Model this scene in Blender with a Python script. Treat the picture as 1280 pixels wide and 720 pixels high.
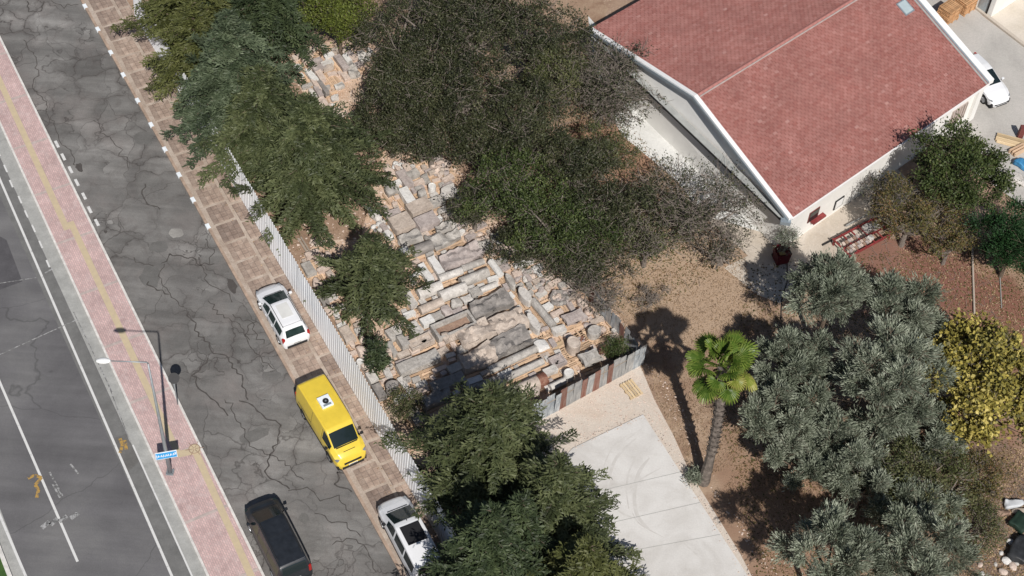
import bpy, bmesh, math, random
import numpy as np
from mathutils import Vector, Matrix
random.seed(7); RS = np.random.RandomState(11)
for o in list(bpy.data.objects): bpy.data.objects.remove(o)
SC = bpy.context.scene; COL = SC.collection
R = math.radians; PI = math.pi
# ------------------------------------------------------------------ camera, sky, sun
F = 2100.0; CX = 640.0; CY = 360.0; CAMH = 76.0
NAD = (213+0.203*(1680+360-590)-640, 1680.0)
_d = np.array([NAD[0], NAD[1], F]); _d /= np.linalg.norm(_d); UPC = -_d
_z = np.array([0, 0, 1.]); FWC = _z - _z.dot(UPC)*UPC; FWC /= np.linalg.norm(FWC); RTC = np.cross(FWC, UPC)
def P(px, py, z=0.0):
    """ground (or height z) point seen at a pixel of the 1280x720 photograph"""
    v = np.array([px-CX, py-CY, F]); w = np.array([v@RTC, v@FWC, v@UPC]); t = (z-CAMH)/w[2]
    return Vector((w[0]*t, w[1]*t, z))
def PX(p):
    q = p[0]*RTC+p[1]*FWC+(p[2]-CAMH)*UPC
    return np.array([q[0]/q[2]*F+CX, q[1]/q[2]*F+CY])
cam_d = bpy.data.cameras.new("camera"); cam = bpy.data.objects.new("camera", cam_d); COL.objects.link(cam)
M = Matrix(((RTC[0], -RTC[1], -RTC[2], 0), (FWC[0], -FWC[1], -FWC[2], 0), (UPC[0], -UPC[1], -UPC[2], CAMH), (0, 0, 0, 1)))
cam.matrix_world = M
cam_d.sensor_width = 36; cam_d.lens = F*36/1280; cam_d.clip_start = 1; cam_d.clip_end = 6000
SC.camera = cam
SUNV = Vector((0.243, -0.922, 1.0)).normalized()       # direction towards the sun
elev = math.asin(SUNV.z)
w = bpy.data.worlds.new("World"); SC.world = w; w.use_nodes = True
nt = w.node_tree; bg = nt.nodes['Background']; sky = nt.nodes.new('ShaderNodeTexSky')
sky.sky_type = 'NISHITA'; sky.sun_disc = False; sky.sun_elevation = elev
sky.sun_rotation = math.atan2(SUNV.x, SUNV.y); sky.altitude = 0
nt.links.new(sky.outputs[0], bg.inputs[0]); bg.inputs[1].default_value = 0.052
sl = bpy.data.lights.new("sun", 'SUN'); sl.energy = 4.7; sl.angle = R(0.53); sl.color = (1.0, 0.955, 0.90)
so = bpy.data.objects.new("sun", sl); COL.objects.link(so); so.rotation_euler = SUNV.to_track_quat('Z', 'Y').to_euler()
SC.view_settings.view_transform = 'Standard'; SC.view_settings.look = 'None'; SC.view_settings.gamma = 1
SC.view_settings.exposure = 0.0; SC.view_settings.use_curve_mapping = False
# ------------------------------------------------------------------ materials
class NT:
    def __init__(s, name):
        s.m = bpy.data.materials.new(name); s.m.use_nodes = True; s.t = s.m.node_tree; s.b = s.t.nodes['Principled BSDF']
        s.b.inputs['Roughness'].default_value = 0.85; s.b.inputs['Specular IOR Level'].default_value = 0.3
        s._c = None
    def n(s, typ, **kw):
        n = s.t.nodes.new(typ)
        for k, v in kw.items(): setattr(n, k, v)
        return n
    def l(s, a, b): s.t.links.new(a, b)
    def co(s, rot=0.0, scale=(1, 1, 1)):
        if s._c is None: s._c = s.n('ShaderNodeTexCoord')
        mp = s.n('ShaderNodeMapping'); mp.inputs['Rotation'].default_value = (0, 0, rot); mp.inputs['Scale'].default_value = scale
        s.l(s._c.outputs['Object'], mp.inputs[0]); return mp.outputs[0]
    def noise(s, sc, det=5, rough=.6, co=None, dist=0):
        n = s.n('ShaderNodeTexNoise'); n.inputs['Scale'].default_value = sc; n.inputs['Detail'].default_value = det
        n.inputs['Roughness'].default_value = rough; n.inputs['Distortion'].default_value = dist
        s.l(co or s.co(), n.inputs[0]); return n.outputs[0]
    def vor(s, sc, feat='F1', co=None, out=0, rnd=1):
        n = s.n('ShaderNodeTexVoronoi', feature=feat); n.inputs['Scale'].default_value = sc; n.inputs['Randomness'].default_value = rnd
        s.l(co or s.co(), n.inputs[0]); return n.outputs[out]
    def ramp(s, fac, stops):
        n = s.n('ShaderNodeValToRGB'); e = n.color_ramp.elements
        while len(e) < len(stops): e.new(.5)
        for q, (p, c) in zip(e, stops):
            q.position = p; q.color = (*(c if isinstance(c, (tuple, list)) else (c, c, c)), 1)
        s.l(fac, n.inputs[0]); return n.outputs[0]
    def mix(s, fac, a, b, mode='MIX'):
        n = s.n('ShaderNodeMix', data_type='RGBA', blend_type=mode)
        for i, v in ((0, fac), (6, a), (7, b)):
            if isinstance(v, (int, float)): n.inputs[i].default_value = v
            elif isinstance(v, tuple): n.inputs[i].default_value = (*v, 1)
            else: s.l(v, n.inputs[i])
        return n.outputs[2]
    def math(s, op, a, b=0.0):
        n = s.n('ShaderNodeMath', operation=op)
        for i, v in ((0, a), (1, b)):
            if isinstance(v, (int, float)): n.inputs[i].default_value = v
            else: s.l(v, n.inputs[i])
        return n.outputs[0]
    def warp(s, co, sc, amt):
        n = s.n('ShaderNodeTexNoise'); n.inputs['Scale'].default_value = sc; n.inputs['Detail'].default_value = 3; s.l(co, n.inputs[0])
        a = s.n('ShaderNodeVectorMath', operation='SUBTRACT'); s.l(n.outputs[1], a.inputs[0]); a.inputs[1].default_value = (.5, .5, .5)
        b = s.n('ShaderNodeVectorMath', operation='SCALE'); s.l(a.outputs[0], b.inputs[0]); b.inputs['Scale'].default_value = amt
        c = s.n('ShaderNodeVectorMath', operation='ADD'); s.l(co, c.inputs[0]); s.l(b.outputs[0], c.inputs[1]); return c.outputs[0]
    def attr(s, name='tint'):
        n = s.n('ShaderNodeAttribute', attribute_name=name); return n.outputs['Fac']
    def rnd(s): return s.n('ShaderNodeObjectInfo').outputs['Random']
    def col(s, c):
        if isinstance(c, tuple): s.b.inputs['Base Color'].default_value = (*c, 1)
        else: s.l(c, s.b.inputs['Base Color'])
    def bump(s, h, st=.4, d=.02):
        n = s.n('ShaderNodeBump'); n.inputs['Strength'].default_value = st; n.inputs['Distance'].default_value = d
        s.l(h, n.inputs['Height']); s.l(n.outputs[0], s.b.inputs['Normal'])
STA = R(-58.2)                                          # direction of the street
def plain(name, c, rough=.7, metal=0, var=.12, sc=6, coat=0, bump=0):
    s = NT(name); n = s.noise(sc, 5)
    s.col(s.ramp(n, [(.3, tuple(x*(1-var) for x in c)), (.7, tuple(min(1, x*(1+var)) for x in c))]))
    s.b.inputs['Roughness'].default_value = rough; s.b.inputs['Metallic'].default_value = metal
    s.b.inputs['Coat Weight'].default_value = coat
    if bump: s.bump(s.noise(sc*6, 4), bump, .02)
    return s.m
def ground_mat(name, cols, sc=.35, fine=9, bumpd=.03, specks=None, grain=.25):
    s = NT(name); c = s.co()
    a = s.noise(sc, 8, .65, c, .6)
    base = s.ramp(a, [(.25+.5*i/(len(cols)-1), k) for i, k in enumerate(cols)])
    f = s.noise(fine, 6, .75, c)
    base = s.mix(1.0, base, s.ramp(f, [(.3, 1-grain), (.7, 1+grain*.6)]), 'MULTIPLY')
    if specks:
        v = s.vor(specks[0], 'F1', c); base = s.mix(s.ramp(v, [(.10, 1), (.2, 0)]), base, specks[1])
    s.col(base); s.bump(f, .6, bumpd); return s.m
MT = {}
MT['earth'] = ground_mat('dry earth', [(.22, .145, .10), (.33, .225, .16), (.44, .33, .25)], .4, 7, .05, (5, (.50, .40, .30)))
MT['dry_grass'] = ground_mat('dry grass soil', [(.18, .105, .07), (.29, .19, .13), (.40, .29, .205), (.50, .38, .28)], .45, 12, .05)
def redden(m, spots):
    t = m.node_tree; b = t.nodes['Principled BSDF']; src = b.inputs['Base Color'].links[0].from_socket
    tc = t.nodes.new('ShaderNodeTexCoord'); nz_ = t.nodes.new('ShaderNodeTexNoise'); nz_.inputs['Scale'].default_value = .7; nz_.inputs['Detail'].default_value = 7; nz_.inputs['Roughness'].default_value = .7; t.links.new(tc.outputs['Object'], nz_.inputs[0])
    for (cx, cy, rad, col_) in spots:
        c = P(cx, cy); d = t.nodes.new('ShaderNodeVectorMath'); d.operation = 'DISTANCE'; t.links.new(tc.outputs['Object'], d.inputs[0]); d.inputs[1].default_value = (c.x, c.y, 0)
        q = t.nodes.new('ShaderNodeMath'); q.operation = 'DIVIDE'; t.links.new(d.outputs['Value'], q.inputs[0]); q.inputs[1].default_value = rad
        a = t.nodes.new('ShaderNodeMath'); a.operation = 'ADD'; t.links.new(q.outputs[0], a.inputs[0]); t.links.new(nz_.outputs[0], a.inputs[1])
        r_ = t.nodes.new('ShaderNodeValToRGB'); r_.color_ramp.elements[0].position = .85; r_.color_ramp.elements[0].color = (.85, .85, .85, 1); r_.color_ramp.elements[1].position = 1.0; r_.color_ramp.elements[1].color = (0, 0, 0, 1)
        s2 = t.nodes.new('ShaderNodeMath'); s2.operation = 'MULTIPLY'; s2.inputs[1].default_value = .62; t.links.new(a.outputs[0], s2.inputs[0]); t.links.new(s2.outputs[0], r_.inputs[0])
        mx = t.nodes.new('ShaderNodeMix'); mx.data_type = 'RGBA'; t.links.new(r_.outputs[0], mx.inputs[0]); t.links.new(src, mx.inputs[6]); mx.inputs[7].default_value = (*col_, 1); src = mx.outputs[2]
    t.links.new(src, b.inputs['Base Color'])
redden(MT['dry_grass'], [(1200, 400, 4.6, (.20, .085, .06)), (1130, 330, 4.2, (.21, .10, .075)), (1180, 560, 4.5, (.27, .15, .10)), (750, 195, 3.2, (.34, .20, .135)), (1000, 640, 4.5, (.30, .19, .13)), (845, 350, 4.5, (.42, .31, .22)), (1255, 640, 4.5, (.20, .14, .11))])
MT['red_soil'] = ground_mat('red soil', [(.16, .062, .042), (.23, .10, .07), (.30, .17, .12)], .5, 10, .04)
MT['gravel'] = ground_mat('pale gravel', [(.50, .43, .37), (.60, .53, .46), (.56, .46, .38)], .5, 14, .03, (7, (.66, .60, .54)), .2)
MT['yard'] = ground_mat('depot sand', [(.44, .27, .17), (.58, .42, .31), (.66, .54, .44)], .9, 10, .04, (6, (.70, .62, .55)), .3)
MT['path'] = ground_mat('worn concrete path', [(.42, .36, .29), (.52, .46, .39), (.58, .53, .47)], .5, 12, .01, None, .15)
MT['whitewash'] = ground_mat('pale cement apron', [(.50, .50, .48), (.64, .64, .62), (.72, .72, .70)], .5, 12, .01, None, .12)
MT['court'] = ground_mat('court concrete', [(.36, .34, .32), (.46, .44, .41), (.52, .49, .46)], .35, 10, .01, None, .15)
MT['beige_court'] = ground_mat('beige court', [(.52, .46, .38), (.62, .56, .48), (.66, .60, .53)], .35, 10, .01, None, .12)
MT['lawn'] = ground_mat('lawn', [(.03, .07, .015), (.05, .11, .025), (.07, .13, .03)], 1.5, 30, .05)
# weathered asphalt with map cracking
s = NT('cracked asphalt'); c = s.co(-STA); c0 = s.co()
big = s.noise(.28, 6, .6, c0, .8); streak = s.noise(.5, 5, .55, s.co(-STA, (.22, 1.5, 1)))
base = s.ramp(big, [(.32, (.150, .144, .139)), (.5, (.187, .181, .173)), (.68, (.232, .225, .216))])
base = s.mix(.55, base, s.ramp(streak, [(.3, .62), (.7, 1.25)]), 'MULTIPLY')
base = s.mix(.8, base, s.ramp(s.noise(1.1, 4, .6, s.co(-STA, (.06, 1.3, 1))), [(.35, .80), (.65, 1.16)]), 'MULTIPLY')
wc = s.warp(c0, 1.1, 1.1); wc2 = s.warp(c0, 2.6, .5)
e1 = s.vor(.42, 'DISTANCE_TO_EDGE', wc); e2 = s.vor(1.35, 'DISTANCE_TO_EDGE', wc2); e3 = s.vor(.16, 'DISTANCE_TO_EDGE', s.warp(c0, .6, 2.2))
m1 = s.ramp(s.noise(.16, 3, .6, s.co(0, (1, 1, 3))), [(.42, 0), (.56, 1)]); m2 = s.ramp(s.noise(.33, 2, .5, s.co(1.2)), [(.55, 0), (.63, 1)])
k1 = s.math('MULTIPLY', s.ramp(e1, [(0, 1), (.005, .7), (.014, 0)]), m1); k2 = s.math('MULTIPLY', s.ramp(e2, [(0, 1), (.010, .7), (.034, 0)]), m2)
k3 = s.math('MULTIPLY', s.ramp(e3, [(0, .8), (.003, .5), (.007, 0)]), s.ramp(s.noise(.22, 3, .6, s.co(2.2)), [(.42, .1), (.55, 1)]))
crack = s.math('MAXIMUM', s.math('MAXIMUM', k1, k2), k3)
stain = s.ramp(s.noise(.75, 7, .7, c0, 1.4), [(.50, 0), (.72, 1)])
vc1 = s.vor(.42, 'F1', wc, 1); vc2 = s.vor(1.35, 'F1', wc2, 1); vc0 = s.vor(.16, 'F1', s.warp(c0, .6, 2.2), 1)
for v_, lo, hi, mk in ((vc0, .92, 1.07, 1.), (vc1, .84, 1.14, m1), (vc2, .78, 1.2, m2)): base = s.mix(mk, base, s.mix(1., base, s.ramp(v_, [(.2, lo), (.8, hi)]), 'MULTIPLY'))
edge = s.math('MULTIPLY', s.ramp(e1, [(0, .55), (.12, 0)]), m1); base = s.mix(edge, base, (.09, .082, .078))
base = s.mix(s.math('MULTIPLY', stain, .5), base, (.085, .074, .070))
dust = s.ramp(s.noise(.35, 5, .6, s.co(.5)), [(.5, 0), (.75, 1)])
base = s.mix(s.math('MULTIPLY', dust, .4), base, (.27, .235, .22))
base = s.mix(s.math('MULTIPLY', crack, .80), base, (.050, .044, .041))
gr = s.noise(16, 5, .8, c0); base = s.mix(1., base, s.ramp(gr, [(.3, .8), (.7, 1.18)]), 'MULTIPLY')
s.col(base); s.bump(s.math('SUBTRACT', gr, crack), .5, .015); MT['asphalt'] = s.m
# smoother main road
s = NT('main road asphalt'); c0 = s.co(); big = s.noise(.2, 5, .6, c0, .4); streak = s.noise(.6, 5, .6, s.co(-STA, (.12, 1.6, 1)))
base = s.ramp(big, [(.3, (.105, .102, .107)), (.5, (.135, .132, .136)), (.7, (.17, .167, .167))])
base = s.mix(.6, base, s.ramp(streak, [(.3, .72), (.7, 1.25)]), 'MULTIPLY')
gr = s.noise(18, 5, .8, c0); base = s.mix(1., base, s.ramp(gr, [(.3, .84), (.7, 1.15)]), 'MULTIPLY')
ek = s.vor(.12, 'DISTANCE_TO_EDGE', s.warp(c0, .5, 1.2)); base = s.mix(s.ramp(ek, [(0, .5), (.0035, 0)]), base, (.05, .05, .05))
s.col(base); s.bump(gr, .4, .01); MT['road'] = s.m
def patch_mat(name, c):
    s = NT(name); g = s.noise(1.2, 6, .7); f = s.noise(16, 5, .8)
    b = s.ramp(g, [(.3, tuple(x*.8 for x in c)), (.7, tuple(x*1.2 for x in c))]); s.col(s.mix(1., b, s.ramp(f, [(.3, .85), (.7, 1.15)]), 'MULTIPLY')); s.bump(f, .4, .01); return s.m
MT['patch_dark'] = patch_mat('new asphalt patch', (.085, .082, .088)); MT['patch_pale'] = patch_mat('old cement patch', (.26, .25, .235))
MT['crack'] = plain('open crack', (.075, .068, .064), .95); MT['patch_mid'] = patch_mat('grey asphalt patch', (.135, .131, .125)); MT['gutter'] = patch_mat('worn gutter concrete', (.34, .34, .325))
MT['shoulder'] = patch_mat('asphalt shoulder', (.155, .154, .150))
# pink brick pavement
s = NT('pink pavers'); c = s.co(-STA); br = s.n('ShaderNodeTexBrick'); s.l(c, br.inputs[0])
br.inputs['Scale'].default_value = 1; br.inputs['Brick Width'].default_value = .21; br.inputs['Row Height'].default_value = .11
br.inputs['Mortar Size'].default_value = .012; br.inputs['Color1'].default_value = (.60, .42, .40, 1); br.inputs['Color2'].default_value = (.47, .325, .315, 1); br.inputs['Mortar'].default_value = (.36, .29, .275, 1)
g = s.noise(.7, 6, .7); b = s.mix(1., br.outputs[0], s.ramp(g, [(.3, .82), (.7, 1.15)]), 'MULTIPLY')
wht = s.ramp(s.noise(2.3, 6, .75), [(.50, 0), (.70, .55)]); b = s.mix(wht, b, (.56, .47, .455)); s.col(b); s.bump(br.outputs[1], -.3, .01); MT['pavers'] = s.m
def worn(name, c, under, lo=.40, hi=.55, sc=3.0):
    s = NT(name); n = s.noise(sc, 8, .75); s.col(s.mix(s.ramp(n, [(lo, 0), (hi, 1)]), under, c)); return s.m
MT['paint'] = worn('road paint', (.62, .62, .61), (.30, .30, .30), .28, .45); MT['faint'] = worn('worn road paint', (.36, .36, .36), (.12, .12, .12), .44, .56, 5)
MT['orange'] = worn('orange paint', (.42, .26, .07), (.12, .11, .10), .42, .52, 4); MT['tactile'] = worn('yellow tactile', (.56, .46, .30), (.46, .38, .27), .3, .7)
MT['joint'] = plain('pale joint', (.44, .37, .345), .9, 0, .2, 5); MT['white_kerb'] = plain('whitewashed kerb', (.62, .60, .57), .9, 0, .2, 4)
MT['tan_kerb'] = plain('kerb stone', (.36, .27, .21), .9, 0, .25, 3)
MT['mortar'] = ground_mat('cement joints', [(.31, .24, .19), (.42, .345, .285), (.52, .45, .385)], 1.2, 12, .01, None, .25)
s = NT('brown slab'); n = s.noise(2.2, 7, .75, None, .5); f = s.noise(14, 4, .8); r = s.rnd()
b = s.ramp(n, [(.28, (.20, .15, .125)), (.5, (.30, .235, .195)), (.72, (.44, .365, .31))])
b = s.mix(1., b, s.ramp(r, [(0, (.78, .76, .76)), (1, (1.2, 1.18, 1.15))]), 'MULTIPLY'); b = s.mix(1., b, s.ramp(f, [(.3, .85), (.7, 1.15)]), 'MULTIPLY'); br = s.n('ShaderNodeTexBrick'); s.l(s.co(), br.inputs[0]); br.offset = 0
br.inputs['Scale'].default_value = 1; br.inputs['Brick Width'].default_value = .36; br.inputs['Row Height'].default_value = .335; br.inputs['Mortar Size'].default_value = .018; br.inputs['Color1'].default_value = (1.08, 1.06, 1.05, 1); br.inputs['Color2'].default_value = (.84, .84, .84, 1); br.inputs['Mortar'].default_value = (.66, .66, .66, 1)
b = s.mix(1., b, br.outputs[0], 'MULTIPLY'); s.col(b); s.bump(f, .4, .01); MT['slab'] = s.m
s = NT('concrete pad'); c0 = s.co(); n = s.noise(.45, 7, .6, c0, .7); b = s.ramp(n, [(.28, (.50, .48, .455)), (.55, (.62, .605, .585)), (.75, (.67, .66, .64))])
b = s.mix(1., b, s.ramp(s.noise(12, 5, .7), [(.3, .92), (.7, 1.06)]), 'MULTIPLY')
b = s.mix(s.ramp(s.noise(1.6, 6, .7, s.co(.6, (.3, 1, 1)), 1), [(.55, 0), (.75, .25)]), b, (.42, .38, .34)); s.col(b); MT['pad'] = s.m
def tyre_mat():
    s = NT('tyre mark'); n = s.noise(2.5, 6, .7); s.col(s.ramp(n, [(.3, (.50, .48, .455)), (.7, (.60, .585, .565))])); return s.m
MT['tyre_mark'] = tyre_mat()
def sheet_mat(name, c, c2, sc=1.5):
    s = NT(name); n = s.noise(sc, 7, .75, s.co(0, (2, 2, .6)), .5); b = s.ramp(n, [(.38, c), (.62, c2)])
    b = s.mix(.35, b, s.ramp(s.rnd(), [(0, .7), (1, 1.3)]), 'MULTIPLY'); s.col(b); s.b.inputs['Roughness'].default_value = .5; s.b.inputs['Metallic'].default_value = .25; return s.m
MT['sheet_grey'] = sheet_mat('galvanised sheet', (.24, .25, .26), (.50, .50, .49)); MT['sheet_rust'] = sheet_mat('rusty sheet', (.19, .07, .05), (.30, .20, .17)); MT['sheet_blue'] = sheet_mat('bluish galvanised sheet', (.22, .25, .28), (.55, .58, .60), 2.5)
s = NT('white fence sheet'); n = s.noise(.6, 5); s.col(s.ramp(n, [(.3, (.80, .815, .84)), (.7, (.86, .87, .885))])); s.b.inputs['Roughness'].default_value = .4; MT['white_sheet'] = s.m
MT['white_wall'] = plain('white plaster', (.78, .77, .74), .9, 0, .05, 1.2); MT['trim'] = plain('white trim', (.80, .80, .79), .5, 0, .04, 2)
MT['ledge'] = plain('grey ledge', (.34, .35, .34), .8, 0, .15, 2); MT['dark'] = plain('dark', (.02, .02, .022), .5); MT['gutter_metal'] = plain('gutter metal', (.40, .46, .50), .35, .5, .1)
s = NT('roof shingle'); t = s.attr(); n = s.noise(.5, 6, .6); f = s.noise(10, 5, .8)
b = s.ramp(t, [(0, (.30, .118, .10)), (.5, (.34, .155, .134)), (.85, (.37, .175, .152)), (1, (.44, .25, .22))])
b = s.mix(1., b, s.ramp(n, [(.3, .86), (.7, 1.14)]), 'MULTIPLY'); b = s.mix(1., b, s.ramp(f, [(.3, .82), (.7, 1.2)]), 'MULTIPLY'); s.col(b); s.bump(f, .4, .01); MT['shingle'] = s.m
MT['ridge'] = plain('ridge cap', (.36, .16, .14), .9, 0, .3, 2)
def stone_mat(name, a, b_, c_, sc=1.6):
    s = NT(name); g = s.n('ShaderNodeNewGeometry'); oi = s.n('ShaderNodeObjectInfo'); co = s._c = s.n('ShaderNodeTexCoord')
    ad = s.n('ShaderNodeVectorMath', operation='ADD'); s.l(co.outputs['Object'], ad.inputs[0])
    m3 = s.n('ShaderNodeVectorMath', operation='SCALE'); s.l(oi.outputs['Random'], m3.inputs['Scale']); m3.inputs[0].default_value = (37, 91, 13); s.l(m3.outputs[0], ad.inputs[1])
    v = ad.outputs[0]; n = s.noise(sc, 8, .68, v, 1.2); f = s.noise(11, 6, .75, v)
    b = s.ramp(n, [(.28, a), (.5, b_), (.72, c_)]); b = s.mix(1., b, s.ramp(f, [(.3, .8), (.7, 1.15)]), 'MULTIPLY')
    b = s.mix(s.ramp(s.noise(3.5, 7, .8, v), [(.56, 0), (.72, .6)]), b, tuple(x*.42 for x in a)); s.col(b); s.bump(s.noise(6, 8, .8, v), .8, .05); return s.m
MT['grey'] = stone_mat('grey weathered marble', (.24, .222, .205), (.41, .385, .355), (.58, .55, .51))
MT['pale'] = stone_mat('pale marble', (.38, .355, .33), (.56, .53, .495), (.68, .65, .61))
MT['white'] = stone_mat('white marble', (.58, .56, .53), (.68, .665, .64), (.74, .73, .71))
MT['beige'] = stone_mat('beige limestone', (.32, .265, .225), (.48, .405, .345), (.62, .54, .47))
MT['pink'] = stone_mat('pinkish limestone', (.48, .37, .31), (.60, .49, .42), (.70, .59, .51))
MT['mauve'] = stone_mat('mauve stone', (.27, .23, .215), (.41, .355, .335), (.55, .49, .46))
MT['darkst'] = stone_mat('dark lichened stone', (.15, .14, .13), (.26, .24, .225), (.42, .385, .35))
MT['rust'] = stone_mat('rust stained stone', (.12, .05, .035), (.22, .10, .07), (.36, .25, .19))
MT['brown'] = stone_mat('brown clay', (.20, .125, .09), (.30, .20, .15), (.38, .27, .2))
def wood_mat(name, a, b_):
    s = NT(name); n = s.noise(2.2, 5, .6, s.co(0, (1, 9, 9))); b = s.ramp(n, [(.3, a), (.7, b_)]); s.col(s.mix(1., b, s.ramp(s.rnd(), [(0, (.68, .66, .64)), (1, (1.25, 1.25, 1.25))]), 'MULTIPLY')); return s.m
MT['wood'] = wood_mat('pine timber', (.46, .31, .20), (.64, .48, .34)); MT['wood_pale'] = wood_mat('pale pallet wood', (.50, .38, .23), (.68, .54, .35)); MT['wood_grey'] = wood_mat('greyed timber', (.30, .26, .22), (.44, .38, .32))
MT['wood_crate'] = wood_mat('crate wood', (.42, .23, .115), (.60, .37, .20))
def paintm(name, c, rough=.25, var=.03, metal=0.0):
    s = NT(name); n = s.noise(3, 5); s.col(s.ramp(n, [(.3, tuple(x*(1-var) for x in c)), (.7, c)])); s.b.inputs['Roughness'].default_value = rough; s.b.inputs['Metallic'].default_value = metal
    s.b.inputs['Coat Weight'].default_value = .5; s.b.inputs['Coat Roughness'].default_value = .08; s.b.inputs['Specular IOR Level'].default_value = .5; return s.m
MT['car_white'] = paintm('white car paint', (.78, .79, .81), .3, .06); MT['car_yellow'] = paintm('yellow car paint', (.76, .56, .06), .34, .10); MT['car_black'] = paintm('black car paint', (.022, .026, .033), .42, .45); MT['car_black'].node_tree.nodes['Principled BSDF'].inputs['Coat Weight'].default_value = .15
s = NT('car glass'); s.col((.012, .02, .022)); s.b.inputs['Roughness'].default_value = .06; s.b.inputs['Specular IOR Level'].default_value = .6; MT['glass'] = s.m
s = NT('tinted green glass'); n = s.noise(2.5, 4); s.col(s.ramp(n, [(.35, (.012, .022, .021)), (.65, (.026, .045, .043))])); s.b.inputs['Roughness'].default_value = .07; MT['glass_green'] = s.m
MT['rubber'] = plain('rubber', (.018, .018, .018), .8); MT['rim'] = plain('wheel rim', (.42, .43, .45), .35, .7); MT['trim_black'] = plain('black plastic', (.022, .022, .024), .6)
MT['lamp_red'] = plain('red lamp', (.35, .015, .012), .25, 0, .05, 3, .5); MT['lamp_clear'] = plain('headlight', (.30, .32, .34), .12, .3, .1, 9, .8); MT['plate'] = plain('plate white', (.72, .72, .70), .5)
MT['plate_text'] = plain('plate lettering', (.05, .05, .06), .6)
MT['steel'] = plain('galvanised steel', (.34, .37, .39), .45, .5, .1); MT['sign_blue'] = plain('sign blue', (.03, .34, .72), .4, 0, .05); MT['sign_white'] = plain('sign white', (.75, .80, .84), .5); MT['sign_yellow'] = plain('sign yellow', (.60, .42, .05), .5)
MT['lamp_head'] = plain('lamp housing', (.78, .79, .79), .4); MT['red_metal'] = plain('red painted steel', (.24, .045, .045), .5, .1, .3, 3); MT['red_bin'] = plain('dark red plastic', (.10, .008, .014), .5, 0, .2, 4)
MT['yellow_pl'] = plain('yellow rag', (.34, .26, .10), .7); MT['tarp_white'] = plain('white sheeting', (.55, .57, .59), .6, 0, .05, 4); MT['tarp_blue'] = plain('blue tarp', (.05, .22, .42), .5, 0, .3, 4); MT['tarp_black'] = plain('black plastic sheet', (.03, .032, .035), .5, 0, .4, 3)
MT['tarp_green'] = plain('green net', (.014, .032, .022), .7, 0, .3, 3); MT['skylight'] = plain('skylight glass', (.40, .48, .50), .15, 0, .1, 2)
MT['dark_red'] = plain('maroon frame', (.16, .05, .045), .6)
def leaf_mat(name, cols, trans=.10, rough=.55, patch=.35, dk=1.0):
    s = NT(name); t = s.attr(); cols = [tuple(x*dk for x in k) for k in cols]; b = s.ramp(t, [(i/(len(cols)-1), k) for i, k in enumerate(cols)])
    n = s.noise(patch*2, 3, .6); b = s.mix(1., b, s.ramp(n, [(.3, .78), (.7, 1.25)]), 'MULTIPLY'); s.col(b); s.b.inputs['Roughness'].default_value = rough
    tr = s.n('ShaderNodeBsdfTranslucent'); s.l(b, tr.inputs[0]); mx = s.n('ShaderNodeMixShader'); mx.inputs[0].default_value = trans
    s.l(s.b.outputs[0], mx.inputs[1]); s.l(tr.outputs[0], mx.inputs[2]); s.l(mx.outputs[0], s.t.nodes['Material Output'].inputs[0]); return s.m
MT['l_con'] = leaf_mat('cypress foliage', [(.018, .024, .010), (.066, .084, .034), (.15, .17, .075)], dk=0.74)
MT['l_con_olive'] = leaf_mat('olive cypress foliage', [(.026, .030, .010), (.088, .10, .030), (.165, .175, .06)], dk=0.74)
MT['l_con_blue'] = leaf_mat('bluish cypress foliage', [(.018, .028, .015), (.062, .086, .046), (.145, .18, .105)], dk=0.80)
MT['l_con_dark'] = leaf_mat('dark cypress foliage', [(.014, .022, .011), (.046, .068, .03), (.10, .13, .058)], dk=0.74)
MT['l_dark'] = leaf_mat('dark broad foliage', [(.018, .022, .011), (.044, .052, .024), (.082, .09, .042), (.15, .14, .08)], dk=0.82)
MT['l_mid'] = leaf_mat('mid green foliage', [(.022, .034, .011), (.055, .08, .024), (.09, .12, .036), (.14, .155, .055)], dk=0.85)
MT['l_bright'] = leaf_mat('bright green foliage', [(.045, .060, .012), (.105, .13, .024), (.17, .195, .04)])
MT['l_olive'] = leaf_mat('silvery olive foliage', [(.055, .068, .044), (.15, .175, .125), (.27, .295, .225), (.42, .445, .36)], .15, dk=1.04)
MT['l_khaki'] = leaf_mat('khaki foliage', [(.04, .05, .018), (.09, .105, .04), (.13, .13, .06), (.18, .16, .09)], dk=0.88)
MT['l_yellow'] = leaf_mat('yellow foliage', [(.07, .07, .025), (.22, .195, .045), (.42, .345, .085), (.58, .48, .17)])
MT['l_brown'] = leaf_mat('brownish foliage', [(.05, .055, .018), (.10, .10, .03), (.16, .11, .045), (.22, .12, .07)])
MT['l_fern'] = leaf_mat('deep green foliage', [(.010, .03, .01), (.022, .06, .02), (.04, .10, .03)])
MT['l_palm'] = leaf_mat('palm frond', [(.035, .07, .010), (.085, .15, .022), (.19, .25, .05)], .3, .4)
MT['l_palm_y'] = leaf_mat('yellowing palm frond', [(.12, .16, .02), (.24, .28, .05), (.36, .34, .10)], .3, .4)
MT['l_dead'] = leaf_mat('dead palm frond', [(.14, .085, .045), (.22, .14, .08), (.34, .23, .13)], .1, .8)
MT['bark'] = plain('bark', (.13, .10, .075), .95, 0, .3, 5, 0, .5); MT['bark_pale'] = plain('grey bark', (.19, .162, .14), .95, 0, .25, 5, 0, .4); MT['palm_bark'] = plain('palm trunk', (.13, .11, .095), .95, 0, .5, 5, 0, .6)
MT['straw'] = leaf_mat('dry grass blades', [(.22, .14, .08), (.36, .25, .15), (.50, .37, .24)], .2)
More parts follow.
